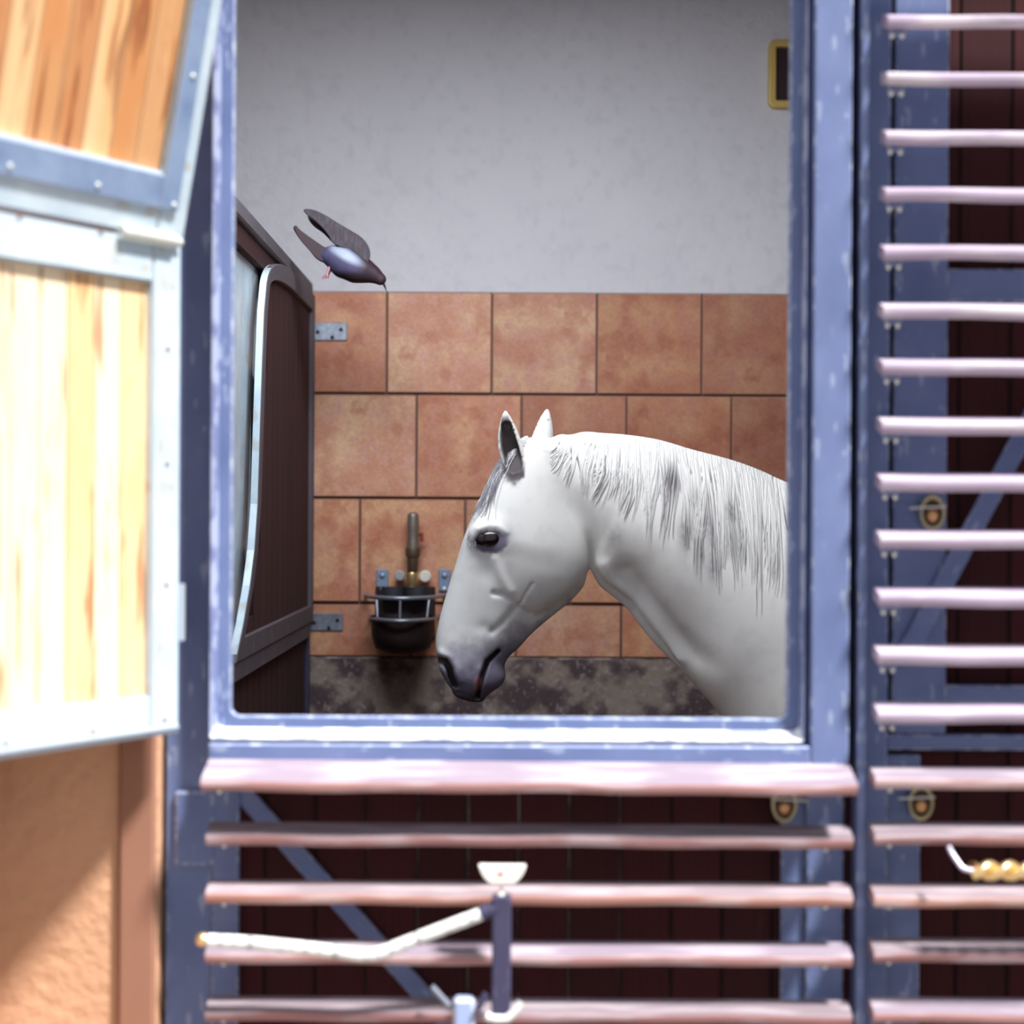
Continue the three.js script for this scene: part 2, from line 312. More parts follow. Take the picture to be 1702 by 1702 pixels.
function slat(parent, x0, x1, yTop, depth, zFront, mat, screws) {
  const seed = 1000 + Math.floor(slatR() * 9000);
  const m = part('slat', slatGeo(x1 - x0, depth, 0.0225, seed), mat, parent, [x0, yTop, zFront], [R(16.5), 0, R((slatR() - 0.5) * 0.22)]);
  for (const sx of screws) part('screw', screwGeo, M.screw, m, [sx, -0.0265, -0.012]);
  return m;
}
const screwGeo = new THREE.SphereGeometry(0.0042, 10, 8);
screwGeo.scale(1, 1.25, 1);

const door1 = structure('door_1', [0, 0, 0], 'blue steel stable door with an open upper half and dark slatted lower half');
box('stile', -0.625, FX(347), 0.03, 2.78, -0.13, -0.06, M.steel, door1);
box('stile', FX(1350), FX(1413), FY(1270), 2.78, -0.07, 0, M.steel, door1);
box('lower_stile', FX(1350), FX(1413), 0.03, FY(1270.5), -0.07, -0.04, M.steel, door1);
box('mid_rail', FX(347), FX(1350), FY(1300), FY(1238), -0.06, -0.001, M.steel, door1, { along: 0, c: 0.004 });
box('top_rail', FX(347), FX(1350), 2.68, 2.78, -0.06, 0, M.steel, door1, { along: 0 });
box('bottom_rail', FX(347), FX(1350), 0.03, 0.11, -0.06, -0.01, M.steel, door1, { along: 0 });
box('hinge_sleeve', -0.606, -0.5355, 0.958, 1.093, -0.075, -0.046, M.steel, door1, { c: 0.005 });
{ // casing with a sloped inner edge round the opening, and the lip behind it
  const rect = (x0, x1, y0, y1) => { const s = new THREE.Shape(); s.moveTo(x0, y0); s.lineTo(x1, y0); s.lineTo(x1, y1); s.lineTo(x0, y1); s.closePath(); return s; };
  const hole = (x0, x1, y0, y1, r) => { const h = new THREE.Path(); h.moveTo(x0 + r, y0); h.lineTo(x1 - r, y0); h.absarc(x1 - r, y0 + r, r, -Math.PI / 2, 0); h.lineTo(x1, y1 - r); h.absarc(x1 - r, y1 - r, r, 0, Math.PI / 2); h.lineTo(x0 + r, y1); h.absarc(x0 + r, y1 - r, r, Math.PI / 2, Math.PI); h.lineTo(x0, y0 + r); h.absarc(x0 + r, y0 + r, r, Math.PI, Math.PI * 1.5); return h; };
  let g;
  // sloped bead built as its own ring: outer ring forward, inner ring back
  const ring = (o, i, zo, zi) => {
    const a = o.getPoints(6), b = i.getPoints(6), pos = [];
    for (let k = 0; k < a.length; k++) { const n = (k + 1) % a.length; pos.push(a[k].x, a[k].y, zo, a[n].x, a[n].y, zo, b[n].x, b[n].y, zi, a[k].x, a[k].y, zo, b[n].x, b[n].y, zi, b[k].x, b[k].y, zi); }
    const q = new THREE.BufferGeometry(); q.setAttribute('position', new THREE.Float32BufferAttribute(pos, 3)); q.computeVertexNormals(); return q;
  };
  const o0 = hole(FX(349), FX(1339), FY(1234), 2.675, 0.004), o1 = hole(FX(350), FX(1338), FY(1231), 2.672, 0.006), o2 = hole(FXd(363, 3.03), FXd(1331, 3.03), FYd(1212, 3.03), 2.655, 0.016), o3 = o2;
  let bead = mergeGeometries([ring(o0, o0, -0.055, -0.007), ring(o0, o1, -0.007, -0.004), ring(o1, o2, -0.004, -0.03), ring(o3, o3, -0.03, -0.055)]);
  const sides = [], sill = [], bp = bead.attributes.position;
  for (let k = 0; k < bp.count; k += 3) { const low = Math.max(bp.getY(k), bp.getY(k + 1), bp.getY(k + 2)) < FY(1190); for (let q = 0; q < 3; q++) (low ? sill : sides).push(bp.getX(k + q), bp.getY(k + q), bp.getZ(k + q)); }
  for (const [name, list, map] of [['casing_bead', sides, beadMap], ['sunlit_sill_bead', sill, sillMap]]) { let q = new THREE.BufferGeometry(); q.setAttribute('position', new THREE.Float32BufferAttribute(list, 3)); q.computeVertexNormals(); q = metricUV(toCreasedNormals(q, 0.5)); part(name, q, std({ map, roughness: 0.5, side: THREE.DoubleSide }), door1); }  // sill bead coloured paler than the sides to carry the sunlight
  const lip = rect(FX(345), FX(1351), FY(1240), 2.685);
  lip.holes.push(hole(FXd(386, 3.04) - 0.003, FXd(1309, 3.04) + 0.003, FYd(1192, 3.04) - 0.003, 2.63, 0.02));
  g = new THREE.ExtrudeGeometry(lip, { depth: 0.016, bevelEnabled: true, bevelThickness: 0.003, bevelSize: 0.003, bevelSegments: 2, curveSegments: 6 });
  g = metricUV(g);
  part('opening_lip', g, [M.steel[0], M.wornEdge], door1, [0, 0, -0.053]);
}
for (let k = 0; k < 13; k++) { const x0 = FX(347) + k * 0.0925; if (x0 < FX(1412)) box('board', x0 + 0.001, Math.min(x0 + 0.0915, FX(1412)), 0.06, FY(1262), -0.1, -0.074, M.boards[k % 3], door1, { along: 1, off: [k * 0.37, k * 0.21] }); }
box('inner_bar', FX(347), FX(392), 0.1, FY(1300), -0.07, -0.052, M.steel, door1);
box('inner_bar', FX(1310), FX(1349.5), 0.1, FY(1300), -0.07, -0.052, M.steel, door1);
{ const a = P(402, 1322, 3.05), b = P(742, 1702, 3.05), L = a.distanceTo(b) + 0.25; const m = part('brace', chamferBox(0.034, L, 0.01, 0.002, 1), M.steel, door1, [(a.x + b.x) / 2, (a.y + b.y) / 2, -0.066]); m.rotation.z = Math.atan2(b.y - a.y, b.x - a.x) + Math.PI / 2; }
const X1 = [FX(347) + 0.006, FX(1413)];
slat(door1, X1[0] - 0.003, X1[1], FYd(1300, 2.917), 0.088, 0.083, M.slatRed[0], [0.03]);
[[1391, 1], [1489, 2], [1589, 0], [1685, 1], [1781, 2], [1877, 0], [1973, 1], [2069, 2], [2165, 0], [2240, 1]].forEach(([py, m]) => slat(door1, X1[0], X1[1], EYE - (py - 851) * 2.95 / FOCAL, 0.05, 0.048, M.slatRed[m], [0.03, X1[1] - X1[0] - 0.045]));

// ------------------------------------------------------------------ door_2: the slatted leaf on the right, closed
const post = structure('trim_2');
box('dark_post', FX(1415), FX(1428), 0, 2.8, -0.13, -0.05, M.boards[1], post);
const lintel = structure('trim_3');
box('lintel_bar', -0.632, 1.9, 2.785, 2.8, -0.2, -0.031, M.steel, lintel, { along: 0 });
const door2 = structure('door_2', [0, 0, 0], 'closed slatted stable door with dark boards behind the slats');
box('stile', FX(1428), FX(1441), 0.03, 2.78, -0.07, 0, M.steel, door2);
box('stile', FX(1441), FX(1489), 0.03, 2.78, -0.08, -0.055, M.steel, door2);
box('panel_frame', FX(1500), FX(1592), FY(1225), 2.75, -0.1, -0.075, M.steel, door2);
box('panel_rail', FX(1592), 1.7, FY(488), FY(432), -0.1, -0.076, M.steel, door2, { along: 0 });
box('panel_rail', FX(1592), 1.7, FY(1190), FY(1142), -0.1, -0.076, M.steel, door2, { along: 0 });
box('panel_rail', FX(1490), 1.7, FY(1252), FY(1226), -0.1, -0.07, M.steel, door2, { along: 0 });
box('stile', 1.72, 1.88, 0.03, 2.78, -0.1, 0, M.steel, door2);
for (let k = 0; k < 13; k++) { const x0 = FX(1441) + k * 0.0955; box('board', x0 + 0.0012, x0 + 0.0943, 0.06, 2.78, -0.14, -0.112, M.boards[(k * 2) % 3], door2, { off: [k * 0.31, k * 0.47] }); }
box('inner_bar', FX(1450), FX(1552), 0.1, FY(1262), -0.1, -0.085, M.steel, door2);
{ const a = P(1836, 462, 3.08), b = P(1505, 1085, 3.08), L = a.distanceTo(b); const m = part('brace', chamferBox(0.036, L, 0.01, 0.002, 1), M.steel, door2, [(a.x + b.x) / 2, (a.y + b.y) / 2, -0.07]); m.rotation.z = Math.atan2(b.y - a.y, b.x - a.x) + Math.PI / 2; }
{
  const pys = [-178, -76, 20, 117, 215, 311, 408, 506, 600, 699, 794, 890, 987, 1084, 1181];
  const bracket = chamferBox(0.03, 0.012, 0.03, 0.003);
  pys.forEach((py, k) => {
    const m = slat(door2, FX(1462 - clamp((py - 20) / 1100) * 10), 1.86, EYE - (py - 851) * 2.95 / FOCAL, 0.05, 0.048, M.slatPale[k % 2], []);
    part('bracket', bracket, M.steel, m, [0.022, -0.029, -0.034]);
    for (const q of [0.012, 0.03]) part('screw', screwGeo, M.screw, m, [q, -0.036, -0.016]);
  });
  [[1291, 0], [1384, 1], [1487, 2], [1580, 1], [1680, 0], [1776, 2], [1872, 0], [1968, 1], [2064, 2], [2160, 0], [2240, 1]].forEach(([py, m]) => { const q = slat(door2, FX(1448), 1.86, EYE - (py - 851) * 2.95 / FOCAL, 0.05, 0.05, M.slatRed[m], []); part('screw', screwGeo, M.screw, q, [0.03, -0.029, -0.016]); });
}

// ------------------------------------------------------------------ the open shutter on the left
{
  const sh = base('window_shutter', 'open larch shutter in a pale galvanised frame, swung out at the left of the door', 'shutter', [-0.592, 0, 0.03]);
  sh.rotation.y = Math.atan2(0.835, 0.551);                          // local x runs towards the hinge, local z is the face in view
  const Lw = 1.02, W = 0.068, y0 = 1.208, ySeam = 2.066, yTop = 3.02;
  const r = rng(31);
  const panel = (parent, yb, yt, frame, wood, bottomW, topW) => {
    // outer frame
    box('frame_stile', -W, 0, yb, yt, -0.03, 0.012, frame, parent, { c: 0.004 });
    box('frame_stile', -Lw, -Lw + W, yb, yt, -0.03, 0.012, frame, parent, { c: 0.004 });
    box('frame_rail', -Lw + W, -W, yb, yb + bottomW, -0.03, 0.0118, frame, parent, { along: 0, c: 0.004 });
    box('frame_rail', -Lw + W, -W, yt - topW, yt, -0.03, 0.0118, frame, parent, { along: 0, c: 0.004 });
    const n = 15, w = (Lw - 2 * W) / n;
    for (let k = 0; k < n; k++) {
      const x0 = -Lw + W + k * w;
      box('plank', x0 + 0.0006, x0 + w - 0.0006, yb + bottomW, yt - topW, -0.024, -0.004 + (r() - 0.5) * 0.001, wood[Math.floor(r() * wood.length)], parent, { c: 0.001, off: [r() * 2, r() * 2] });
    }
  };
  const rivet = new THREE.SphereGeometry(0.0046, 10, 6); rivet.scale(1, 1, 0.6);
  panel(sh, y0, ySeam, M.galvanised, M.larch, 0.07, 0.074);
  // weathered bead along the lower edge
  part('drip_bead', rod([-Lw, y0 + 0.012, 0.012], [-0.006, y0 + 0.012, 0.012], 0.0055, 0.0055, 10), M.galvanised[1], sh);
  for (const [x, y] of [[-0.034, 2.062], [-0.034, 1.88], [-0.034, 1.68], [-0.034, 1.47], [-0.036, 1.235], [-0.2, 1.232], [-0.38, 1.232], [-0.19, 2.06], [-0.36, 2.06]]) part('rivet', rivet, M.rust, sh, [x, y, 0.0125]);
  // the upper flap, folded a little forward about the seam
  const flap = new THREE.Group(); flap.name = 'upper_flap'; flap.position.set(0, ySeam + 0.006, 0.004); flap.rotation.x = R(12.5); sh.add(flap);
  const H = yTop - ySeam;
  panel(flap, 0, H, M.galvanised, M.larchOrange, 0.112, 0.065);
  // angle iron laid on the flap round its planks
  box('angle_iron', -W - 0.006, -W + 0.036, 0.05, H - 0.05, 0.0125, 0.02, M.galvanisedBlue, flap, { c: 0.002 });
  box('angle_iron', -Lw + 0.04, -W - 0.007, 0.05, 0.106, 0.0125, 0.0198, M.galvanisedBlue, flap, { along: 0, c: 0.002 });
  for (const [x, y] of [[-0.045, 0.06], [-0.05, 0.28], [-0.22, 0.065], [-0.4, 0.065], [-0.05, 0.6]]) part('rivet', rivet, M.screw, flap, [x, y, 0.021]);
  // barrel of the folding hinge
  part('hinge_barrel', merge([rod([-0.155, ySeam + 0.001, 0.02], [-0.028, ySeam + 0.001, 0.02], 0.0125, 0.0125, 16), rod([-0.028, ySeam + 0.001, 0.02], [-0.012, ySeam + 0.001, 0.02], 0.007, 0.007, 12)]), M.screw, sh);
  // pins that carry the shutter on the post
  part('hinge_pin', rod([0.012, 1.37, 0], [0.012, 1.47, 0], 0.009), M.galvanised[1], sh);
  part('hinge_pin', rod([0.012, 2.24, 0], [0.012, 2.34, 0], 0.009), M.galvanised[1], sh);
}

// ------------------------------------------------------------------ latch, ring pulls, twisted grip on the doors
{
  const d = 2.91, q = (px, py, dd = d) => P(px, py, dd);
  const o = q(834, 1690); const t = base('door_latch', 'white bent lever latch on a dark upright bar across the lower door slats', 'latch', [o.x, o.y, o.z]);
  const L = (px, py, dd) => q(px, py, dd).sub(o);
  { const a = L(834, 1487), b = L(834, 1684); box('upright_bar', a.x - 0.0165, a.x + 0.0165, b.y, a.y, -0.012, 0.012, [M.steelShade[0], M.steelShade[0]], t, { c: 0.003 }); }
  part('lever', merge([tube([L(345, 1563), L(420, 1567), L(520, 1577), L(600, 1587), L(632, 1584), L(680, 1565), L(740, 1542), L(806, 1517)], 0.0117, 48, 12)]), M.whitePaint, t);
  part('lever_tip', new THREE.SphereGeometry(0.0125, 14, 10).translate(...L(337, 1562).toArray()), M.brass, t);
  part('lever_socket', rod(L(800, 1519), L(826, 1509), 0.013, 0.014), M.steelShade[0], t);
  { const sh = new THREE.Shape(); sh.moveTo(-0.038, 0); sh.lineTo(0.038, 0); sh.bezierCurveTo(0.036, -0.01, 0.03, -0.02, 0.02, -0.027); sh.lineTo(-0.02, -0.027); sh.bezierCurveTo(-0.03, -0.02, -0.036, -0.01, -0.038, 0); const c = L(835, 1439); part('cap_plate', new THREE.ExtrudeGeometry(sh, { depth: 0.014, bevelEnabled: true, bevelThickness: 0.004, bevelSize: 0.002, bevelSegments: 3 }).translate(c.x, c.y, -0.007), std({ color: 0xf0f0ea, roughness: 0.35 }), t); }
  part('red_mark', new RoundedBoxGeometry(0.012, 0.006, 0.002, 1, 0.0008).translate(L(832, 1450).x, L(832, 1450).y, 0.0115), std({ color: 0xb87070, roughness: 0.6 }), t);
  part('pivot_cone', merge([new THREE.ConeGeometry(0.0085, 0.018, 14).translate(L(833, 1481).x, L(833, 1481).y, 0), rod(L(833, 1465), L(833, 1480), 0.0022)]), M.screw, t);
  part('clasp', merge([tube([L(808, 1686), L(820, 1690), L(842, 1690), L(856, 1678), L(866, 1664)], 0.0075, 20, 10)]), M.whitePaint, t, [0, 0, 0.01]);
  part('clasp_arm', rod(L(808, 1650), L(794, 1676), 0.006), M.steelShade[0], t, [0, 0, 0.005]);
  part('pin', rod(L(717, 1645), L(746, 1677), 0.0048), M.zinc, t, [0, 0, -0.02]);
  const g = chamferBox(0.037, 0.09, 0.03, 0.006); const c = L(771, 1704); part('keeper_block', g, [std({ color: 0x9fb2de, roughness: 0.45, metalness: 0.15 }), std({ color: 0xbcc9e6, roughness: 0.4 })], t, [c.x, c.y, -0.015]);
}
{
  const make = () => {
    const t = new THREE.Group();
    part('plate', new THREE.CylinderGeometry(0.019, 0.021, 0.005, 24).rotateX(Math.PI / 2).scale(1, 1.3, 1), std({ color: 0x4a3c34, roughness: 0.5, metalness: 0.4 }), t, [0, 0, -0.0025]);
    part('ring', new THREE.TorusGeometry(0.0205, 0.0031, 10, 32).scale(1, 1.4, 1), std({ color: new THREE.Color(0.5, 0.44, 0.26), roughness: 0.35, metalness: 0.6 }), t, [0, 0, 0.004]);
    part('knob', new THREE.SphereGeometry(0.0105, 16, 12).scale(1, 1.1, 0.8), std({ color: new THREE.Color(0.8, 0.45, 0.2), roughness: 0.35, metalness: 0.6 }), t, [0, -0.006, 0.004]);
    part('pin', rod([-0.042, 0.008, 0.006], [0.024, 0.011, 0.006], 0.0021), M.screw, t);
    return t;
  };
  const proto = make();
  [[1549, 852, 3.062, 'round brass ring pull on the right slatted door, below the ninth slat from the top', 1], [1303, 1337, 3.042, 'round brass ring pull under the top sill of the middle half door', -1], [1530, 1334, 3.07, 'brass ring pull under the thick reddish slat of the right door', 1]].forEach(([px, py, d, label, flip], k) => {
    const t = k ? proto.clone() : proto; t.name = numbered('ring_pull'); const p = P(px, py, d); t.position.copy(p); t.scale.x = flip; t.userData = { label, category: 'pull', group: 'brass ring pulls on the stable doors' }; scene.add(t);
  });
}
{
  const p = P(1660, 1447, 2.9), t = base('twisted_grip', 'twisted golden brass grip on a pale hook in front of the right door slats', 'handle', [p.x, p.y, p.z]);
  const strands = [];
  for (const ph of [0, Math.PI]) { const pts = []; for (let k = 0; k <= 90; k++) { const x = -0.045 + k / 90 * 0.22, a = ph + x / 0.07 * Math.PI * 2; pts.push(new THREE.Vector3(x, 0.0088 * Math.sin(a), 0.0088 * Math.cos(a))); } strands.push(new THREE.TubeGeometry(new THREE.CatmullRomCurve3(pts), 110, 0.0088, 10)); }
  part('twisted_rod', merge(strands), M.brass, t);
  part('hook', tube([[-0.078, 0.034, -0.03], [-0.075, 0.024, -0.018], [-0.062, 0.004, -0.004], [-0.05, 0, 0], [-0.03, 0, 0]], 0.0042, 20, 10), std({ color: 0xcfcbe6, roughness: 0.35, metalness: 0.3 }), t);
  part('hook', tube([[0.17, 0, 0], [0.19, 0, 0], [0.202, 0.006, -0.006], [0.212, 0.026, -0.02], [0.214, 0.034, -0.03]], 0.0042, 20, 10), std({ color: 0xcfcbe6, roughness: 0.35, metalness: 0.3 }), t);
}

// ------------------------------------------------------------------ stall divider on the left: ribbed sheet, swinging gate, rails
{
  const xp = -0.603;                                                 // its face towards the horse
  const t = base('stall_divider', 'grey steel stall divider with dark boarded gate along the left side', 'partition', [xp, 0, -2.08]);
  const zf = 2.08 - 0.27, yAt = (py, d) => EYE - (py - 851) * d / FOCAL;
  const topY = yAt(472, 5.08);
  box('top_rail', -0.05, 0, topY - 0.04, topY, 0.004, zf, M.greySteel, t, { along: 2, c: 0.005 });
  box('back_post', -0.05, -0.002, 0, topY - 0.04, 0.004, 0.05, M.steelShade, t);
  box('front_post', -0.05, 0, 0, topY - 0.04, zf - 0.05, zf, M.steelShade, t);
  box('lower_rail', -0.05, 0.004, yAt(1059, 5.08), yAt(1034, 5.08), 0.05, zf - 0.05, M.greySteel, t, { along: 2, c: 0.004 });
  // ribbed galvanised sheet, seen in front of the gate
  { const s = new THREE.Shape(); const w = 1.1, n = 34; s.moveTo(0, 0); for (let k = 0; k <= n * 4; k++) s.lineTo(k / (n * 4) * w, 0.004 + 0.0032 * Math.sin(k / 4 * Math.PI * 2)); s.lineTo(w, 0); s.closePath();
    const y0 = yAt(1040, 5.08), y1 = topY - 0.078; const g = new THREE.ExtrudeGeometry(s, { depth: y1 - y0, bevelEnabled: false }); g.rotateX(-Math.PI / 2); g.rotateY(Math.PI / 2); metricUV(g);
    part('ribbed_sheet', g, M.galvanised[0], t, [-0.03, y0, zf - 0.05 ]); }
  // swinging gate: frame with a bowed front edge, boards inside
  const zOf = (px) => 5.08 - Math.abs(xp) * FOCAL / (851 - px);   // where the gate's face shows at that pixel column, from the back wall
  const edge = [[437, 472], [433, 520], [430, 610], [427, 720], [424, 840], [419, 917], [412, 975], [402, 1035], [391, 1090]].map(([px, py]) => { const z = zOf(px), d = 5.08 - z; return [z, yAt(py, d)]; });
  const gTop = topY - 0.042, gBot = yAt(1033, 5.08);
  const outline = (inset, back, bottomInset) => { const s = new THREE.Shape(); s.moveTo(back, gBot + bottomInset); const e = edge.map(([z, y]) => [z - inset, y]).filter(([, y]) => y > gBot + bottomInset && y < gTop - 0.06 - inset * 0.6); const last = e[e.length - 1], prev = e[e.length - 2]; const k = (gBot + bottomInset - last[1]) / (last[1] - prev[1]); s.lineTo(last[0] + k * (last[0] - prev[0]), gBot + bottomInset); for (const [z, y] of e.reverse()) s.lineTo(z, y); const f = e[e.length - 1]; s.bezierCurveTo(f[0] - 0.05, lerp(f[1], gTop - inset, 0.55), f[0] - 0.16, lerp(f[1], gTop - inset, 0.85), f[0] - 0.42, gTop - inset); s.lineTo(back, gTop - inset); s.closePath(); return s; };
  const frame = outline(0, 0.012, 0), inner = outline(0.045, 0.05, 0.045);
  frame.holes.push(new THREE.Path(inner.getPoints(8)));
  let g = new THREE.ExtrudeGeometry(frame, { depth: 0.012, bevelEnabled: true, bevelThickness: 0.002, bevelSize: 0.002, bevelSegments: 1, curveSegments: 8 }); g.rotateY(-Math.PI / 2); metricUV(g);
  part('gate_frame', g, M.greySteel[0], t, [0.006, 0, 0]);
  box('under_rail_shade', -0.04, -0.012, topY - 0.092, topY - 0.04, 0.05, zf - 0.05, M.boards[1], t, { along: 2, c: 0.002 });  // dark strip in place of the shade under the top rail
  { const s = new THREE.Shape(), e = frame.getPoints(10).map((p) => [p.x, p.y]).filter(([z, y]) => z > zOf(462) - 0.02 && y > gBot); e.forEach(([z, y], k) => (k ? s.lineTo(z + 0.006, y) : s.moveTo(z + 0.006, y))); for (const [z, y] of [...e].reverse()) s.lineTo(z - 0.004, y); s.closePath();
    const q = new THREE.ExtrudeGeometry(s, { depth: 0.016, bevelEnabled: false }); q.rotateY(-Math.PI / 2); metricUV(q); part('edge_strip', q, M.galvanised[0], t, [0.006, 0, 0]); }
  const zEnd = edge[7][0];
  for (let k = 0; k < 15; k++) { const z0 = 0.012 + k * 0.1, z1 = Math.min(z0 + 0.098, zEnd - 0.03); if (z1 - z0 < 0.02) break;
    const zm = (z0 + z1) / 2; let yb = gBot + 0.02, yt = gTop - 0.03; for (const [z, y] of edge) if (z1 > z - 0.03) { if (y > 1.5) yt = Math.min(yt, gTop - 0.03); }
    // boards near the bowed edge stop where the edge runs
    const bow = edge.filter(([z]) => z - 0.03 > z1).map(([, y]) => y); if (bow.length && bow.length < edge.length) yt = Math.min(yt, Math.max(...bow)); yt = Math.min(yt, gTop - 0.02 - 0.05 * ss(zOf(470) - 0.05, zOf(440), z1)); if (!bow.length) break;
    box('gate_board', -0.016, -0.004, yb, yt, z0, z1, M.boards[k % 3], t, { off: [k * 0.23, k * 0.37], c: 0.002 }); }
  for (let k = 0; k < 17; k++) { const z0 = 0.05 + k * 0.1, z1 = Math.min(z0 + 0.098, zf - 0.05); if (z1 - z0 < 0.02) break; box('lower_board', -0.035, -0.012, 0.02, yAt(1059, 5.08), z0, z1, M.boards[(k + 1) % 3], t, { off: [k * 0.19, k * 0.31], c: 0.002 }); }
}
[[548, 551, 'galvanised screw plate fixing the divider to the top row of tiles', 58, 30], [542, 1034, 'galvanised screw plate fixing the divider to the lowest row of tiles', 56, 29]].forEach(([px, py, label, w, h]) => {
  const p = P(px, py, 5.08), t = base('wall_plate', label, 'bracket', [p.x, p.y, -2.0865], 'screw plates of the stall divider');
  part('plate', chamferBox(w * 5.08 / FOCAL, h * 5.08 / FOCAL, 0.007, 0.002), [M.zinc, M.zinc], t, [0, 0, 0.0036]);
  for (const [x, y] of [[0.034, 0.006], [-0.036, -0.002], [0.008, -0.018]]) part('screw', new THREE.SphereGeometry(0.0062, 10, 8).scale(1, 1, 0.5), M.iron, t, [x, y, 0.0075]);
});

// ------------------------------------------------------------------ automatic drinker on the tiles
{
  const d = 5.0, o = P(674, 1000, 5.086), t = base('water_bowl', 'dark cast iron automatic water bowl with guard hoops and brass tap on the tiles', 'trough', [o.x, o.y, -2.0855]);
  const L = (px, py, dd = d) => { const p = P(px, py, dd); return [p.x - o.x, p.y - o.y, p.z + 2.0855]; };
  const k = d / FOCAL;                                               // metres a pixel
  // bowl: half-round basin, open above
  const prof = [[0.001, -0.105], [0.05, -0.1], [0.08, -0.085], [0.092, -0.05], [0.095, 0], [0.095, 0.008], [0.09, 0.008], [0.086, -0.045], [0.07, -0.075], [0.001, -0.085]].map((p) => new THREE.Vector2(...p));
  const bowl = new THREE.LatheGeometry(prof, 32); bowl.scale(1, 1, 1.15);
  const cy = L(674, 1027)[1];
  part('basin', bowl, M.castIron, t, [0, cy, 0.112]);
  part('back_plate', new RoundedBoxGeometry(0.18, 0.16, 0.012, 2, 0.005), M.castIron, t, [0, cy + 0.01, 0.0065]);
  const hoop = (r, y, rr, zs) => { const pts = []; for (let q = 0; q <= 28; q++) { const a = Math.PI * q / 28; pts.push([r * Math.cos(a), y, 0.03 + zs * Math.sin(a)]); } return tube([[r, y, 0.004], ...pts, [-r, y, 0.004]], rr, 60, 8); };
  part('top_hoop', hoop(66 * k, L(674, 990)[1], 0.0062, 0.215), M.zinc, t);
  part('lower_hoop', hoop(57 * k, L(674, 1026)[1], 0.0055, 0.218), M.zinc, t);
  for (const g of [rod([0, L(674, 990)[1], 0.245], [0, L(674, 1026)[1], 0.248], 0.0036), rod([-0.078, L(674, 990)[1], 0.12], [-0.072, L(674, 1026)[1], 0.15], 0.0036), rod([0.078, L(674, 990)[1], 0.12], [0.072, L(674, 1026)[1], 0.15], 0.0036)]) part('hoop_rod', g, M.zinc, t);
  for (const s of [-1, 1]) { const p = L(674 + s * 18, 988); part('float_cover', new THREE.CylinderGeometry(0.034, 0.036, 0.03, 20).scale(1, 1, 0.7), std({ color: 0x34343f, roughness: 0.5, metalness: 0.3 }), t, [s * 0.036, p[1] + 0.006, 0.05]); }
  for (const px of [632, 737]) { const p = L(px, 966); const tab = part('mounting_tab', chamferBox(20 * k, 38 * k, 0.008, 0.003), M.galvanisedBlue, t, [p[0], p[1], 0.005]); part('bolt', new THREE.SphereGeometry(0.009, 12, 8).scale(1, 1, 0.6), M.zinc, tab, [0, 0.013, 0.005]); part('bolt', new THREE.SphereGeometry(0.007, 12, 8).scale(1, 1, 0.6), M.screw, tab, [0, -0.026, 0.005]); }
  { const p = L(705, 959); const w = new THREE.TorusGeometry(0.013, 0.0055, 10, 24); part('washer', merge([w, new THREE.CylinderGeometry(0.01, 0.01, 0.012, 16).rotateX(Math.PI / 2)]), std({ color: 0xe4e2da, roughness: 0.4 }), t, [p[0], p[1], 0.03]); }
  { const p = L(662, 958); part('washer', merge([new THREE.TorusGeometry(0.011, 0.005, 10, 24), new THREE.CylinderGeometry(0.008, 0.008, 0.012, 16).rotateX(Math.PI / 2)]), std({ color: 0xa9acae, roughness: 0.5 }), t, [p[0], p[1], 0.028]); }
  const pz = 0.045, yy = (py) => L(684, py)[1], px = L(685, 900)[0];
  const old = std({ map: tex(64, 128, [0.05, 0.1], (u, v) => mix3([112, 104, 100], [168, 160, 152], fbm(u, v, 6, 8, 3, 72))), roughness: 0.4, metalness: 0.55 });
  const lathe = (list) => new THREE.LatheGeometry(list.map(([r, py]) => new THREE.Vector2(r, yy(py))), 20);
  part('pipe', lathe([[0.001, 851], [0.012, 852], [0.0175, 857], [0.018, 880], [0.0165, 881], [0.0165, 896], [0.018, 897], [0.018, 905], [0.019, 906], [0.019, 912]].reverse()), old, t, [px, 0, pz]);
  part('valve', lathe([[0.019, 911], [0.0225, 912], [0.0225, 924], [0.0185, 926], [0.0165, 930], [0.0155, 952], [0.001, 953]].reverse()), std({ color: 0x6e5a4c, roughness: 0.45, metalness: 0.55 }), t, [px, 0, pz]);
  part('collar', lathe([[0.0195, 952], [0.021, 954], [0.021, 964], [0.017, 967], [0.012, 985], [0.001, 986]].reverse()), M.brass, t, [px - 0.002, 0, pz + 0.006]);
  part('wall_elbow', rod([px, yy(865), 0.002], [px, yy(865), pz], 0.015), old, t);
  part('tap_lever', merge([rod([px + 0.014, yy(889), pz], [px + 0.028, yy(889), pz + 0.004], 0.0042), rod([px + 0.026, yy(886), pz + 0.004], [px + 0.027, yy(901), pz + 0.006], 0.0058, 0.004)]), std({ color: 0x8c3a34, roughness: 0.5 }), t);
}

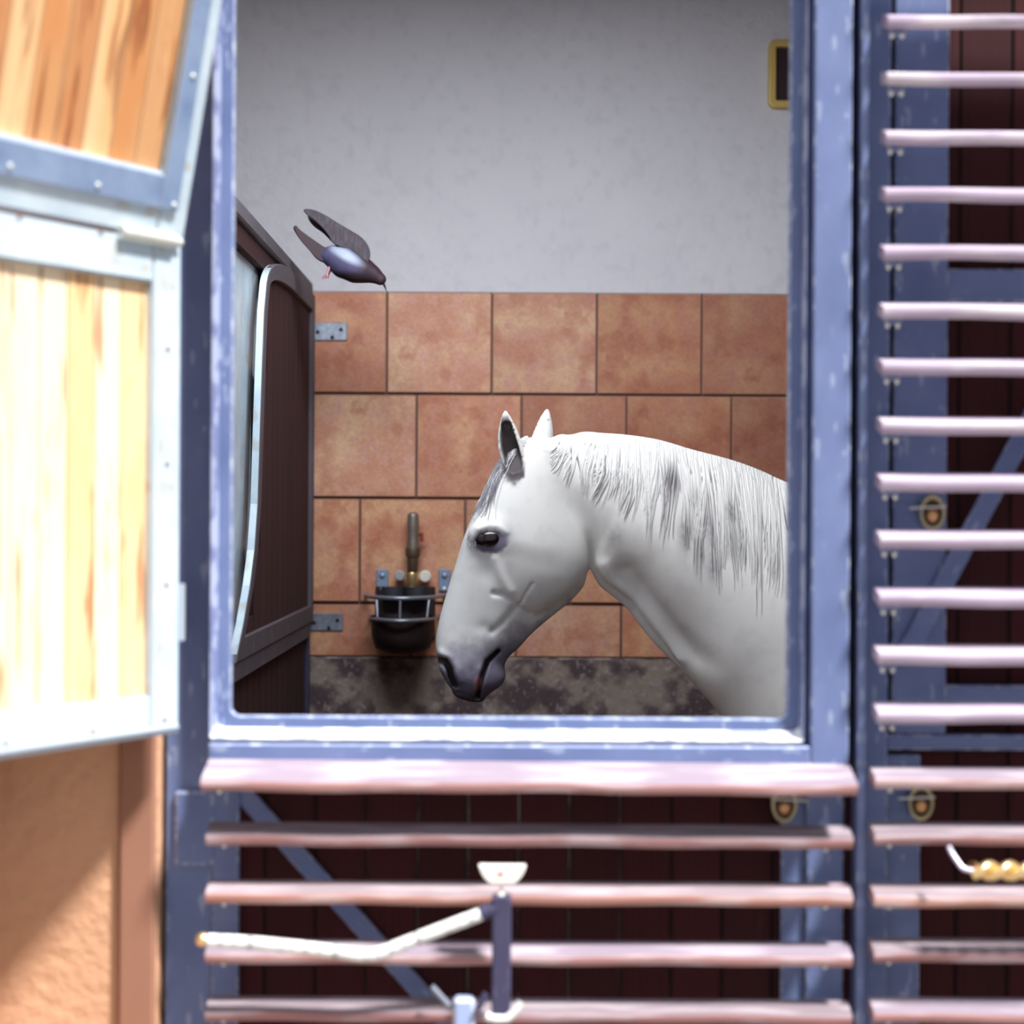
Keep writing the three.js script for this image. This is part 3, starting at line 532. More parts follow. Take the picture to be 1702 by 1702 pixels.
// ------------------------------------------------------------------ framed plate on the wall
{
  const p = P(1312, 126, 5.1), t = base('wall_vent', 'dark plate in gold rounded frame on the plaster, partly behind the door post', 'plate', [p.x, p.y, -2.1]);
  const rr = (w, h, r) => { const s = new THREE.Shape(); s.moveTo(-w + r, -h); s.lineTo(w - r, -h); s.absarc(w - r, -h + r, r, -Math.PI / 2, 0); s.lineTo(w, h - r); s.absarc(w - r, h - r, r, 0, Math.PI / 2); s.lineTo(-w + r, h); s.absarc(-w + r, h - r, r, Math.PI / 2, Math.PI); s.lineTo(-w, -h + r); s.absarc(-w + r, -h + r, r, Math.PI, Math.PI * 1.5); return s; };
  const s = rr(0.062, 0.099, 0.018); s.holes.push(rr(0.047, 0.084, 0.008));
  part('frame', new THREE.ExtrudeGeometry(s, { depth: 0.02, bevelEnabled: true, bevelThickness: 0.004, bevelSize: 0.004, bevelSegments: 3 }), std({ color: new THREE.Color(0.6, 0.44, 0.14), roughness: 0.45, metalness: 0.3 }), t, [0, 0, 0.004]);
  part('panel', new THREE.ExtrudeGeometry(rr(0.046, 0.083, 0.007), { depth: 0.008, bevelEnabled: false }), std({ color: 0x2c1820, roughness: 0.4 }), t, [0, 0, 0.002]);
}

// ------------------------------------------------------------------ implicit bodies
function surfaceNets(F, xs, ys, zs) {
  const nx = xs.length, ny = ys.length, nz = zs.length, val = new Float32Array(nx * ny * nz), B = 5, id = (i, j, k) => (k * ny + j) * nx + i;
  for (let k0 = 0; k0 < nz; k0 += B) for (let j0 = 0; j0 < ny; j0 += B) for (let i0 = 0; i0 < nx; i0 += B) {
    const i1 = Math.min(nx, i0 + B), j1 = Math.min(ny, j0 + B), k1 = Math.min(nz, k0 + B);
    const ax = xs[i0], bx = xs[i1 - 1], ay = ys[j0], by = ys[j1 - 1], az = zs[k0], bz = zs[k1 - 1];
    const c = F((ax + bx) / 2, (ay + by) / 2, (az + bz) / 2), h = Math.hypot(bx - ax, by - ay, bz - az) / 2;
    const far = Math.abs(c) > h * 1.2 + 0.02;
    for (let k = k0; k < k1; k++) for (let j = j0; j < j1; j++) for (let i = i0; i < i1; i++) val[id(i, j, k)] = far ? c : F(xs[i], ys[j], zs[k]);
  }
  const vert = new Int32Array(nx * ny * nz).fill(-1), pos = [], idx = [];
  for (let k = 0; k < nz - 1; k++) for (let j = 0; j < ny - 1; j++) for (let i = 0; i < nx - 1; i++) {
    let inside = 0, sx = 0, sy = 0, sz = 0, n = 0; const v = [];
    for (let q = 0; q < 8; q++) { v[q] = val[id(i + (q & 1), j + ((q >> 1) & 1), k + (q >> 2))]; if (v[q] < 0) inside++; }
    if (inside === 0 || inside === 8) continue;
    for (let a = 0; a < 8; a++) for (let b = 1; b <= 4; b <<= 1) if (!(a & b)) { const c = a | b; if ((v[a] < 0) !== (v[c] < 0)) { const t = v[a] / (v[a] - v[c]); sx += (a & 1) + (b === 1 ? t : 0); sy += ((a >> 1) & 1) + (b === 2 ? t : 0); sz += (a >> 2) + (b === 4 ? t : 0); n++; } }
    vert[id(i, j, k)] = pos.length / 3;
    pos.push(lerp(xs[i], xs[i + 1], sx / n), lerp(ys[j], ys[j + 1], sy / n), lerp(zs[k], zs[k + 1], sz / n));
  }
  const quad = (a, b, c, d, flip) => { if (a < 0 || b < 0 || c < 0 || d < 0) return; flip ? idx.push(a, c, b, a, d, c) : idx.push(a, b, c, a, c, d); };
  for (let k = 1; k < nz - 1; k++) for (let j = 1; j < ny - 1; j++) for (let i = 1; i < nx - 1; i++) {
    const s = val[id(i, j, k)] < 0;
    if (s !== val[id(i + 1, j, k)] < 0) quad(vert[id(i, j - 1, k - 1)], vert[id(i, j, k - 1)], vert[id(i, j, k)], vert[id(i, j - 1, k)], !s);
    if (s !== val[id(i, j + 1, k)] < 0) quad(vert[id(i - 1, j, k - 1)], vert[id(i - 1, j, k)], vert[id(i, j, k)], vert[id(i, j, k - 1)], !s);
    if (s !== val[id(i, j, k + 1)] < 0) quad(vert[id(i - 1, j - 1, k)], vert[id(i, j - 1, k)], vert[id(i, j, k)], vert[id(i - 1, j, k)], !s);
  }
  const p = new Float32Array(pos), nor = new Float32Array(pos.length), e = 0.0016;
  for (let q = 0; q < p.length; q += 3) { const [x, y, z] = [p[q], p[q + 1], p[q + 2]]; const gx = F(x + e, y, z) - F(x - e, y, z), gy = F(x, y + e, z) - F(x, y - e, z), gz = F(x, y, z + e) - F(x, y, z - e), l = Math.hypot(gx, gy, gz) || 1; nor[q] = gx / l; nor[q + 1] = gy / l; nor[q + 2] = gz / l; }
  const g = new THREE.BufferGeometry(); g.setAttribute('position', new THREE.BufferAttribute(p, 3)); g.setAttribute('normal', new THREE.BufferAttribute(nor, 3)); g.setIndex(idx);
  return g;
}
const smin = (a, b, k) => { const h = Math.max(k - Math.abs(a - b), 0) / k; return Math.min(a, b) - h * h * k * 0.25; };
const segDist2 = (x, y, ax, ay, bx, by) => { const dx = bx - ax, dy = by - ay, t = clamp(((x - ax) * dx + (y - ay) * dy) / (dx * dx + dy * dy)); return Math.hypot(x - ax - t * dx, y - ay - t * dy); };
const lineDist = (x, y, pts) => { let m = 1e9; for (let k = 0; k + 1 < pts.length; k++) m = Math.min(m, segDist2(x, y, pts[k][0], pts[k][1], pts[k + 1][0], pts[k + 1][1])); return m; };
function cone3(x, y, z, a, b) {                                      // tapered capsule; a, b = [x, y, z, r]
  const dx = b[0] - a[0], dy = b[1] - a[1], dz = b[2] - a[2], t = clamp(((x - a[0]) * dx + (y - a[1]) * dy + (z - a[2]) * dz) / (dx * dx + dy * dy + dz * dz));
  return Math.hypot(x - a[0] - t * dx, y - a[1] - t * dy, z - a[2] - t * dz) - lerp(a[3], b[3], t);
}
const ell = (x, y, z, c, r) => { const k = Math.hypot((x - c[0]) / r[0], (y - c[1]) / r[1], (z - c[2]) / r[2]); return (k - 1) * Math.min(r[0], r[1], r[2]); };
function curve(list) {                                               // monotone cubic through [t, value] pairs
  const n = list.length, T = list.map((p) => p[0]), Y = list.map((p) => p[1]), m = [];
  const s = (i) => (Y[i + 1] - Y[i]) / (T[i + 1] - T[i]);
  for (let i = 0; i < n; i++) m[i] = i === 0 ? s(0) : i === n - 1 ? s(n - 2) : s(i - 1) * s(i) <= 0 ? 0 : 2 * s(i - 1) * s(i) / (s(i - 1) + s(i));
  const exact = (t) => { if (t <= T[0]) return Y[0]; if (t >= T[n - 1]) return Y[n - 1]; let i = 0; while (t > T[i + 1]) i++; const h = T[i + 1] - T[i], q = (t - T[i]) / h, q2 = q * q, q3 = q2 * q; return (2 * q3 - 3 * q2 + 1) * Y[i] + (q3 - 2 * q2 + q) * h * m[i] + (-2 * q3 + 3 * q2) * Y[i + 1] + (q3 - q2) * h * m[i + 1]; };
  const K = 600, span = T[n - 1] - T[0], lut = new Float32Array(K + 2); for (let k = 0; k <= K + 1; k++) lut[k] = exact(T[0] + span * Math.min(1, k / K));
  return (t) => { const q = clamp((t - T[0]) / span) * K, i = q | 0; return lut[i] + (lut[i + 1] - lut[i]) * (q - i); };
}

// ------------------------------------------------------------------ the horse (worked out on a 1/700 m grid: u to the right, v down, w towards the door)
{
  const U = 4 / FOCAL;                                               // metres a grid unit
  const t = base('horse', 'white horse standing in the stall, head and neck in profile to the left', 'horse', [1.25, 0, -1.0]);
  const along = (o, dir, list) => list.map(([x, y]) => [(x - o[0]) * dir[0] + (y - o[1]) * dir[1], (x - o[0]) * dir[1] - (y - o[1]) * dir[0]]).sort((a, b) => a[0] - b[0]);
  // head: outline of the face and of the jaw, along an axis from poll to muzzle
  const H0 = [905, 745], hd = [-0.2425, 0.9701];
  // second coordinate of along(): (dx*hd.y - dy*hd.x) is positive to the jaw side
  const face = curve(along(H0, hd, [[884, 735], [846, 750], [827, 775], [810, 808], [796, 840], [782, 866], [769, 899], [758, 935], [744, 980], [732, 1022], [726, 1051], [724, 1073], [727, 1092], [731, 1112], [740, 1130], [752, 1146], [768, 1156]]));
  const jaw = curve(along(H0, hd, [[950, 760], [962, 800], [970, 850], [976, 900], [977, 931], [976, 946], [972, 969], [961, 986], [944, 1003], [923, 1020], [902, 1037], [881, 1056], [862, 1077], [846, 1092], [839, 1104], [840, 1126], [834, 1138], [817, 1150], [806, 1160]]));
  const headW = curve([[-20, 50], [20, 60], [70, 68], [120, 74], [155, 76], [190, 68], [235, 56], [280, 46], [320, 41], [360, 40], [395, 41], [420, 34], [436, 22]]);
  const head = (u, v, w) => {
    const dx = u - H0[0], dy = v - H0[1], s = dx * hd[0] + dy * hd[1], n = dx * hd[1] - dy * hd[0], sc = clamp(s, 8, 426);
    const a = face(sc), b = jaw(sc), c = (a + b) / 2, h = (b - a) / 2, W = headW(sc), q = (n - c) / h;
    // the face is broad and flat at the brow, the jaw narrower below
    const q1 = Math.min(1, Math.abs(q)), shape = q < 0 ? 1 : 1 - lerp(0.5, 0.24, ss(260, 120, sc)) * q1 * q1 * ss(400, 350, sc);
    const over = s > sc ? (s - sc) / 12 : s < sc ? (sc - s) / 24 : 0, p = 2.35;
    const k = Math.pow(Math.pow(Math.abs(q), p) + Math.pow(Math.abs(w) / (W * shape), p) + Math.pow(over, p), 1 / p);
    return (k - 1) * Math.min(h, W);
  };
  // neck: crest and underline along an axis from poll to shoulder
  const N0 = [930, 800], nd = [0.9135, 0.4067];
  const crest = curve(along(N0, nd, [[884, 738], [922, 727], [964, 721], [996, 724], [1028, 727], [1087, 735], [1150, 752], [1214, 769], [1261, 786], [1302, 806], [1370, 836], [1450, 856]]));
  const under = curve(along(N0, nd, [[905, 840], [950, 890], [979, 931], [986, 955], [997, 974], [1017, 990], [1042, 1012], [1061, 1037], [1087, 1069], [1109, 1091], [1138, 1120], [1163, 1148], [1195, 1183], [1218, 1215], [1240, 1262]]));
  const neckW = curve([[-40, 42], [0, 52], [100, 64], [200, 80], [300, 104], [400, 136], [480, 160]]);
  const neck = (u, v, w) => {
    const dx = u - N0[0], dy = v - N0[1], s = dx * nd[0] + dy * nd[1], n = dx * nd[1] - dy * nd[0], sc = clamp(s, -20, 480);
    const a = crest(sc), b = under(sc), lo = Math.min(a, b), hi = Math.max(a, b), c = (lo + hi) / 2, h = (hi - lo) / 2, up = a > b ? 1 : -1;
    const q = (n - c) / h * up, q1 = Math.min(1, Math.abs(q)), W = neckW(sc) * (q > 0 ? 1 - 0.42 * q1 * q1 : 1 - lerp(lerp(0.4, 0.8, ss(60, 200, sc)), 0.25, ss(250, 380, sc)) * q1 * q1), over = s > sc ? (s - sc) / 80 : s < sc ? (sc - s) / 30 : 0;
    return (Math.pow(Math.pow(Math.abs(q), 2.2) + Math.pow(Math.abs(w) / W, 2.2) + over * over, 1 / 2.2) - 1) * Math.min(h, W);
  };
  // ears: leaf-shaped shells
  const earShape = curve([[-0.05, 10], [0, 15], [0.2, 20], [0.4, 21], [0.6, 18.5], [0.8, 12.5], [0.93, 6.5], [1, 2.2]]);
  const ears = [
    { a: [864, 797, 46], b: [839.5, 685, 52], open: [-0.28, 0.96], k: 0.98, bend: -4 },
    { a: [888, 790, -46], b: [911, 676, -50], open: [-0.6, -0.8], k: 1.04, bend: 2 },
  ];
  const ear = (u, v, w, E) => {
    const dx = E.b[0] - E.a[0], dy = E.b[1] - E.a[1], dz = E.b[2] - E.a[2], l = Math.hypot(dx, dy, dz), s = ((u - E.a[0]) * dx + (v - E.a[1]) * dy + (w - E.a[2]) * dz) / (l * l), sc = clamp(s, -0.05, 1);
    const W = earShape(sc) * E.k, cx = E.a[0] + sc * dx + E.bend * Math.sin(Math.PI * sc), cy = E.a[1] + sc * dy, cz = E.a[2] + sc * dz;
    const px = u - cx, pz = w - cz, py = (v - cy) - 0, side = Math.hypot(px, 0), out = Math.abs(s - sc) * l;
    const q = px * E.open[0] + pz * E.open[1], r = px * E.open[1] - pz * E.open[0];   // towards the opening, across it
    const outer = (Math.hypot(r / W, q / (W * 0.72)) - 1) * W * 0.72 + out;
    const wi = Math.max(W * 0.8 - 1.2, 0.5), inner = (Math.hypot(r / wi, (q - W * 0.5) / (W * 0.92)) - 1) * wi * 0.9;
    const lowCut = ss(0.02, 0.14, sc) * ss(0.95, 0.8, sc);
    return Math.max(outer, -inner * lowCut - (1 - lowCut) * 20);
  };
  // trunk, legs, tail: behind the door, but all there
  const groundV = 851 + EYE / U;
  const limb = (list, w0) => list.map(([x, y, w, r]) => [x, y, w * w0, r]);
  const legs = [];
  for (const s of [-1, 1]) {
    legs.push(limb([[1390, 1180, 105, 95], [1405, 1330, 112, 62], [1392, 1480, 112, 42], [1388, 1610, 110, 36], [1388, 1640, 110, 33], [1388, 1800, 110, 23], [1386, 1850, 110, 29], [1372, 1915, 110, 27], [1362, groundV - 38, 110, 38]], s));
    legs.push(limb([[2090, 1130, 110, 130], [2070, 1290, 118, 96], [2120, 1440, 118, 58], [2190, 1590, 116, 40], [2180, 1640, 116, 34], [2165, 1810, 116, 25], [2162, 1855, 116, 30], [2145, 1918, 116, 27], [2136, groundV - 38, 116, 38]], s));
  }
  const tail = [[2262, 960, 0, 34], [2310, 1040, 0, 40], [2330, 1250, 0, 46], [2326, 1500, 0, 34], [2318, 1650, 0, 12]];
  const body = (u, v, w) => {
    if (u < 1080) return 1e3;
    let f = ell(u, v, w, [1430, 1085, 0], [186, 228, 172]);
    f = smin(f, ell(u, v, w, [1352, 1215, 0], [98, 110, 125]), 50);
    f = smin(f, ell(u, v, w, [1720, 1085, 0], [390, 218, 196]), 90);
    f = smin(f, ell(u, v, w, [1500, 900, 0], [170, 70, 62]), 90);
    f = smin(f, ell(u, v, w, [2070, 1050, 0], [212, 220, 192]), 80);
    if (v > 940) for (const L of legs) for (let k = 0; k + 1 < L.length; k++) f = smin(f, cone3(u, v, w, L[k], L[k + 1]), k < 1 ? 60 : 14);
    if (u > 2150) for (let k = 0; k + 1 < tail.length; k++) f = smin(f, cone3(u, v, w, tail[k], tail[k + 1]), 24);
    return f;
  };
  const g2 = (d, r) => Math.exp(-(d * d) / (r * r));
  const MOUTH = [[828, 1080], [810, 1097], [801, 1125], [794, 1156]], NOSTRIL = [[731, 1096], [741, 1097], [748, 1108], [751, 1122], [757, 1136]];
  const GROOVE = [[1040, 952], [1075, 1000], [1110, 1045], [1160, 1085], [1206, 1112], [1222, 1160], [1224, 1200]], RIDGE = [[1002, 940], [1035, 990], [1075, 1048], [1120, 1098]];
  const VEIN = [[884, 968], [872, 986], [866, 1000]], CREASE = [[822, 984], [838, 986], [858, 1002], [880, 1018]], LIPLINE = [[856, 1008], [836, 1032], [818, 1048]], CHEEK = [[884, 820], [924, 842], [948, 880], [958, 930], [948, 975], [915, 1006]];
  const F3 = (u, v, w) => {
    let f = 1e3;
    if (u < 1010) {
      f = head(u, v, w);
      const aw = Math.abs(w);
      f = smin(f, ell(u, v, aw, [900, 918, 34], [68, 78, 34]), 16);                       // cheek
      f = smin(f, ell(u, v, aw, [816, 888, 53], [34, 23, 18]), 18);                       // brow over the eye
      if (Math.abs(f) < 30) {
        const f0 = f, fade = ss(30, 20, Math.abs(f));
        f -= 1.8 * g2(lineDist(u, v, [[796, 878], [812, 872], [828, 873], [842, 884]]), 5) * ss(30, 50, aw);          // upper lid
        f += 7 * g2(Math.hypot((u - 815) / 23, (v - 894) / 13), 1) * ss(30, 50, aw);                    // eye socket
        f -= 3.0 * g2(lineDist(u, v, [[822, 930], [834, 958], [846, 980]]), 9) * ss(20, 34, aw);          // facial crest
        f += 4 * g2(lineDist(u, v, CREASE), 5) * ss(20, 30, aw);
        f += 5 * g2(lineDist(u, v, [[858, 1012], [884, 1028], [914, 1026], [944, 1006]]), 9) * ss(16, 28, aw);
        f += 2.6 * g2(lineDist(u, v, VEIN), 2.8) * ss(20, 30, aw);
        f += 2.6 * g2(lineDist(u, v, LIPLINE), 6) * ss(16, 26, aw);
        f += 1.6 * g2(Math.hypot((u - 806) / 14, (v - 1040) / 10), 1) * ss(16, 26, aw);
        f += 3.4 * g2(Math.hypot((u - 808) / 16, (v - 945) / 26), 1) * ss(20, 34, aw);
        f += 18 * g2(lineDist(u, v, MOUTH), 3.6) * ss(4, 10, aw + 6);
        f += 13 * g2(lineDist(u, v, NOSTRIL), 5) * ss(8, 16, aw);
        f -= 3.2 * g2(lineDist(u, v, [[734, 1084], [750, 1090], [760, 1108], [764, 1128]]), 7) * ss(8, 18, aw);   // rim of the nostril
        f = lerp(f0, f, fade);
      }
    }
    if (u > 840) {
      let n = neck(u, v, w);
      if (Math.abs(n) < 30) { const aw = Math.abs(w), fade = ss(30, 20, Math.abs(n)) * ss(1210, 1100, u); n += 11 * g2(lineDist(u, v, GROOVE), 17) * ss(20, 40, aw) * fade; n -= 3.5 * g2(lineDist(u, v, RIDGE), 13) * ss(12, 26, aw) * fade; }
      f = smin(f, n, lerp(16, 8, ss(870, 930, v)));
    }
    for (const E of ears) if (Math.abs(u - E.b[0]) < 70 && v < 820) f = smin(f, ear(u, v, w, E), 5);
    const b = body(u, v, w);
    return b < 500 ? smin(f, b, 56) : f;
  };
  const GREYS = [[1018, 892, 16, 18, 0.5], [1111, 800, 15, 28, 0.95], [1100, 850, 6, 40, 0.5], [1130, 888, 11, 36, 0.85], [1152, 920, 8, 30, 0.5], [1168, 878, 10, 34, 0.7], [1172, 940, 10, 26, 0.6], [1206, 852, 9, 24, 0.75], [1208, 905, 10, 24, 0.5], [1150, 830, 8, 18, 0.4]];
  const c0 = Math.cos(ROLL), s0 = Math.sin(ROLL);
  const toUV = (X, Y) => { const x = X + 1.25, y = Y - EYE, a = x * c0 + y * s0, b = -x * s0 + y * c0; return [851 + a / U, 851 - b / U]; };
  const toXY = (u, v) => { const p = P(u, v, 4); return [p.x - 1.25, p.y]; };
  const F = (x, y, z) => { const [u, v] = toUV(x, y); return F3(u, v, z / U) * U; };
  const axis = (list) => { const out = []; for (const [a, b, h0, h1] of list) { let x = a, h = h0; while (x < b) { out.push(x); h = lerp(h0, h1, (x - a) / (b - a)); x += h; } } return out; };
  const xs = axis([[-0.22 - 1.25, 0.62 - 1.25, 0.0047, 0.0047], [0.62 - 1.25, 1.1 - 1.25, 0.0047, 0.024], [1.1 - 1.25, 2.3 - 1.25, 0.022, 0.022]]);
  const ys = axis([[-0.04, 0.9, 0.02, 0.02], [0.9, 1.1, 0.02, 0.0047], [1.1, 1.88, 0.0047, 0.0047]]);
  const zs = axis([[-0.34, -0.16, 0.014, 0.0055], [-0.16, 0.17, 0.0048, 0.0048], [0.17, 0.35, 0.0055, 0.012]]);
  const g = surfaceNets(F, xs, ys, zs);
  // coat: white hair, dark skin at the muzzle, round the eye and in the ears, there deepened by painted shade
  const p = g.attributes.position, col = new Float32Array(p.count * 3);
  const WHITE = [0.80, 0.80, 0.79], SKIN = [0.13, 0.115, 0.175], DARK = [0.03, 0.02, 0.024], LILAC = [0.40, 0.385, 0.46], PINK = [0.5, 0.22, 0.22];
  for (let i = 0; i < p.count; i++) {
    const [u, v] = toUV(p.getX(i), p.getY(i)), w = p.getZ(i) / U, n1 = fbm(mod(u / 160, 1), mod(v / 160, 1), 10, 10, 4, 7), n2 = fbm(mod(u / 60, 1), mod(v / 60, 1), 12, 12, 3, 9);
    let c = mix3(WHITE, [0.72, 0.71, 0.70], ss(0.5, 0.75, n1) * 0.5);
    if (u < 1000) {
      const s = (v - 1090) + (u - 725) * 0.34, noise = (n1 - 0.5) * 34 + (n2 - 0.5) * 14;
      c = mix3(c, LILAC, ss(-30, 22, s + noise));
      c = mix3(c, SKIN, ss(6, 56, s + noise) * 0.95);
      c = mix3(c, DARK, ss(44, 70, (v - 1090) + Math.abs(u - 772) * -0.1 + noise * 0.4) * 0.85);
      const aw = Math.abs(w);
      if (aw > 28) {
        c = mix3(c, SKIN, ss(1.42, 1.02, Math.hypot((u - 816) / 24, (v - 899) / 15.5) + (n2 - 0.5) * 0.35));
        c = mix3(c, [0.4, 0.39, 0.46], g2(Math.hypot((u - 843) / 10, (v - 886) / 15), 1) * 0.6);
      }
      c = mix3(c, DARK, ss(8, 3.6, lineDist(u, v, NOSTRIL)) * (aw > 6 ? 0.95 : 0));
      const dm = lineDist(u, v, MOUTH); c = mix3(c, DARK, ss(5, 2.6, dm) * 0.85);
      c = mix3(c, PINK, ss(9, 5, Math.hypot((u - 795) / 1, (v - 1132) / 2)) * 0.55);
    }
    for (const E of ears.slice(0, 1)) if (v < 815) {
      const dx = E.b[0] - E.a[0], dy = E.b[1] - E.a[1], dz = E.b[2] - E.a[2], l2 = dx * dx + dy * dy + dz * dz, s = ((u - E.a[0]) * dx + (v - E.a[1]) * dy + (w - E.a[2]) * dz) / l2;
      if (s > -0.1 && s < 1.02) {
        const cx = E.a[0] + s * dx + E.bend * Math.sin(Math.PI * s), cz = E.a[2] + s * dz, W = earShape(clamp(s, -0.05, 1)) * E.k, q = ((u - cx) * E.open[0] + (w - cz) * E.open[1]) / W, r = ((u - cx) * E.open[1] - (w - cz) * E.open[0]) / W;
        if (Math.hypot(r, q) < 1.25) { const into = ss(0.86, 0.66, Math.abs(r - 0.05)) * ss(0.98, 0.86, s) * ss(-0.06, 0.05, s) * ss(1.16, 1.06, Math.hypot(r / 0.86, (q - 0.5) / 0.98)); c = mix3(c, mix3([0.09, 0.07, 0.075], [0.03, 0.018, 0.02], ss(0.8, 0.5, s)), into); }
      }
    }
    if (w > 10 && v < 830 && u < 900) c = mix3(c, [0.1, 0.085, 0.095], ss(1.25, 0.75, Math.hypot((u - 853) / 17, (v - 782) / 24) + (n2 - 0.5) * 0.5) * 0.9);
    if (u > 1000 && w > 0) {
      for (const [a, b, ru, rv, k] of GREYS) c = mix3(c, [0.2, 0.185, 0.21], clamp(g2(Math.hypot((u - a) / ru, (v - b) / rv), 1) * k * (0.5 + n2)));
    }
    col.set(c, i * 3);
  }
  g.setAttribute('color', new THREE.BufferAttribute(col, 3));
  part('body', g, std({ vertexColors: true, roughness: 0.72 }), t);

  // where the hide lies under a point of the side
  const near = (u, v) => { let w = 190; for (let k = 0; k < 70; k++) { const f = F3(u, v, w); if (f < 0.35) return w; w -= Math.max(f * 0.75, 0.6); if (w < -40) return null; } return w; };
  for (const s of [1, -1]) { const z = near(815, 894) ?? 60; const [x, y] = toXY(815, 894); const e = part('eye', new THREE.SphereGeometry(1, 32, 24).scale(25 * U, 16.5 * U, 18 * U), new THREE.MeshPhysicalMaterial({ color: new THREE.Color(0.012, 0.005, 0.006), roughness: 0.22, clearcoat: 0.2, clearcoatRoughness: 0.15 }), t, [x, y, s * (z - 10) * U], [0, 0, R(8)]); }

  // hair: tapered ribbons with a rounded section that lie on the hide
  const hair = { pos: [], nor: [], col: [], idx: [] };
  function strand(H, pts, width, color) {
    const n = pts.length, K = 5, start = H.pos.length / 3;
    for (let i = 0; i < n; i++) {
      const a = pts[Math.max(0, i - 1)], b = pts[Math.min(n - 1, i + 1)], tan = new THREE.Vector3(b[0] - a[0], b[1] - a[1], b[2] - a[2]).normalize(), out = new THREE.Vector3(0, 0.25, 1).addScaledVector(tan, -tan.z - 0.25 * tan.y).normalize(), side = new THREE.Vector3().crossVectors(tan, out), s = i / (n - 1), r = width * Math.min(1, 0.55 + s * 3) * Math.pow(1 - s, 0.6) + 0.0004;
      for (let k = 0; k < K; k++) { const q = k / K * Math.PI * 2, ca = Math.cos(q), sa = Math.sin(q); H.pos.push(pts[i][0] + side.x * r * ca + out.x * r * 0.5 * sa, pts[i][1] + side.y * r * ca + out.y * r * 0.5 * sa, pts[i][2] + side.z * r * ca + out.z * r * 0.5 * sa); const nn = side.clone().multiplyScalar(ca * 0.5).addScaledVector(out, sa).normalize(); H.nor.push(nn.x, nn.y, nn.z); H.col.push(...color(s)); }
      if (i) for (let k = 0; k < K; k++) { const a0 = start + (i - 1) * K + k, a1 = start + (i - 1) * K + (k + 1) % K, b0 = a0 + K, b1 = a1 + K; H.idx.push(a0, b0, a1, a1, b0, b1); }
    }
  }
  const finish = (H, name) => { const q = new THREE.BufferGeometry(); q.setAttribute('position', new THREE.Float32BufferAttribute(H.pos, 3)); q.setAttribute('normal', new THREE.Float32BufferAttribute(H.nor, 3)); q.setAttribute('color', new THREE.Float32BufferAttribute(H.col, 3)); q.setIndex(H.idx); return part(name, q, std({ vertexColors: true, roughness: 0.65 }), t); };
  const r = rng(404), mane = { pos: [], nor: [], col: [], idx: [] };
  const crestTop = curve([[905, 724], [922, 722], [964, 716], [996, 720], [1028, 722], [1087, 730], [1150, 748], [1214, 765], [1261, 782], [1302, 802], [1370, 833], [1450, 856]]);
  const hang = curve([[915, 775], [945, 815], [990, 880], [1030, 905], [1080, 925], [1120, 960], [1170, 1000], [1210, 1035], [1260, 1030], [1310, 1010], [1400, 1000]]);
  const clump = (k, q) => hash2(k, q, 777);
  for (let k = 0; k < 1050; k++) {
    const u0 = 926 + Math.pow(r(), 0.95) * 462, ci = Math.floor((u0 + 5 * r()) / 15), cu = (ci + 0.3 + 0.4 * clump(ci, 1)) * 15, v0 = crestTop(u0) + 2 + 9 * ss(990, 930, u0);
    const L = (hang(u0) - v0) * (0.66 + 0.34 * clump(ci, 2)) * (0.4 + 0.6 * r()), drift = (u0 < 1060 ? -9 : -3) + (clump(ci, 3) - 0.5) * 26 + (r() - 0.5) * 10, wav = 1 + clump(ci, 4) * 5, ph = clump(ci, 5) * 6.3 + r() * 0.8, lift = (0.6 + r() * 2.2) * (1 - 0.6 * ss(990, 930, u0)), fr = 4 + clump(ci, 6) * 5, pull = 0.1 + 0.5 * r();
    const tone = r(), pts = [], uv = [], share = 0.35 + 0.75 * r();
    for (let i = 0; i <= 15; i++) {
      const s = i / 15, v = v0 + L * s, u = u0 + (cu - u0) * pull * s + drift * s * s + wav * Math.sin(ph + s * fr) * s;
      let w = null; for (let q = 5; q <= 23 && w === null; q += 3) w = near(u, Math.max(v, crestTop(u) + q)); if (w === null) break;
      const [x, y] = toXY(u, v - (i === 0 ? 2 : 0)); uv.push([u, v]); pts.push([x, y, (w + lift * Math.min(1, 0.35 + s * 2)) * U]);
    }
    if (pts.length < 5) continue;
    const dark = (u0 > 1095 && u0 < 1225 ? 0.1 : 0.04) * (clump(ci, 7) > 0.45 ? 1.4 : 0.3), base0 = tone < dark ? [0.2, 0.185, 0.21] : tone < dark + 0.14 ? [0.5, 0.49, 0.52] : mix3([0.79, 0.79, 0.78], [0.68, 0.68, 0.68], r());
    strand(mane, pts, (tone < dark ? 0.0019 : tone < dark + 0.14 ? 0.0013 : 0.0024) * (0.6 + 0.8 * r()), (s) => { let c = mix3([0.74, 0.745, 0.74], base0, ss(0.1, 0.35, s)); const [u, v] = uv[Math.round(s * (pts.length - 1))]; for (const [a, b, ru, rv, k] of GREYS) c = mix3(c, [0.11, 0.1, 0.115], clamp(g2(Math.hypot((u - a) / ru, (v - b) / rv), 1) * k * share * 1.25)); return c; });
  }
  finish(mane, 'mane');
  const fore = { pos: [], nor: [], col: [], idx: [] };
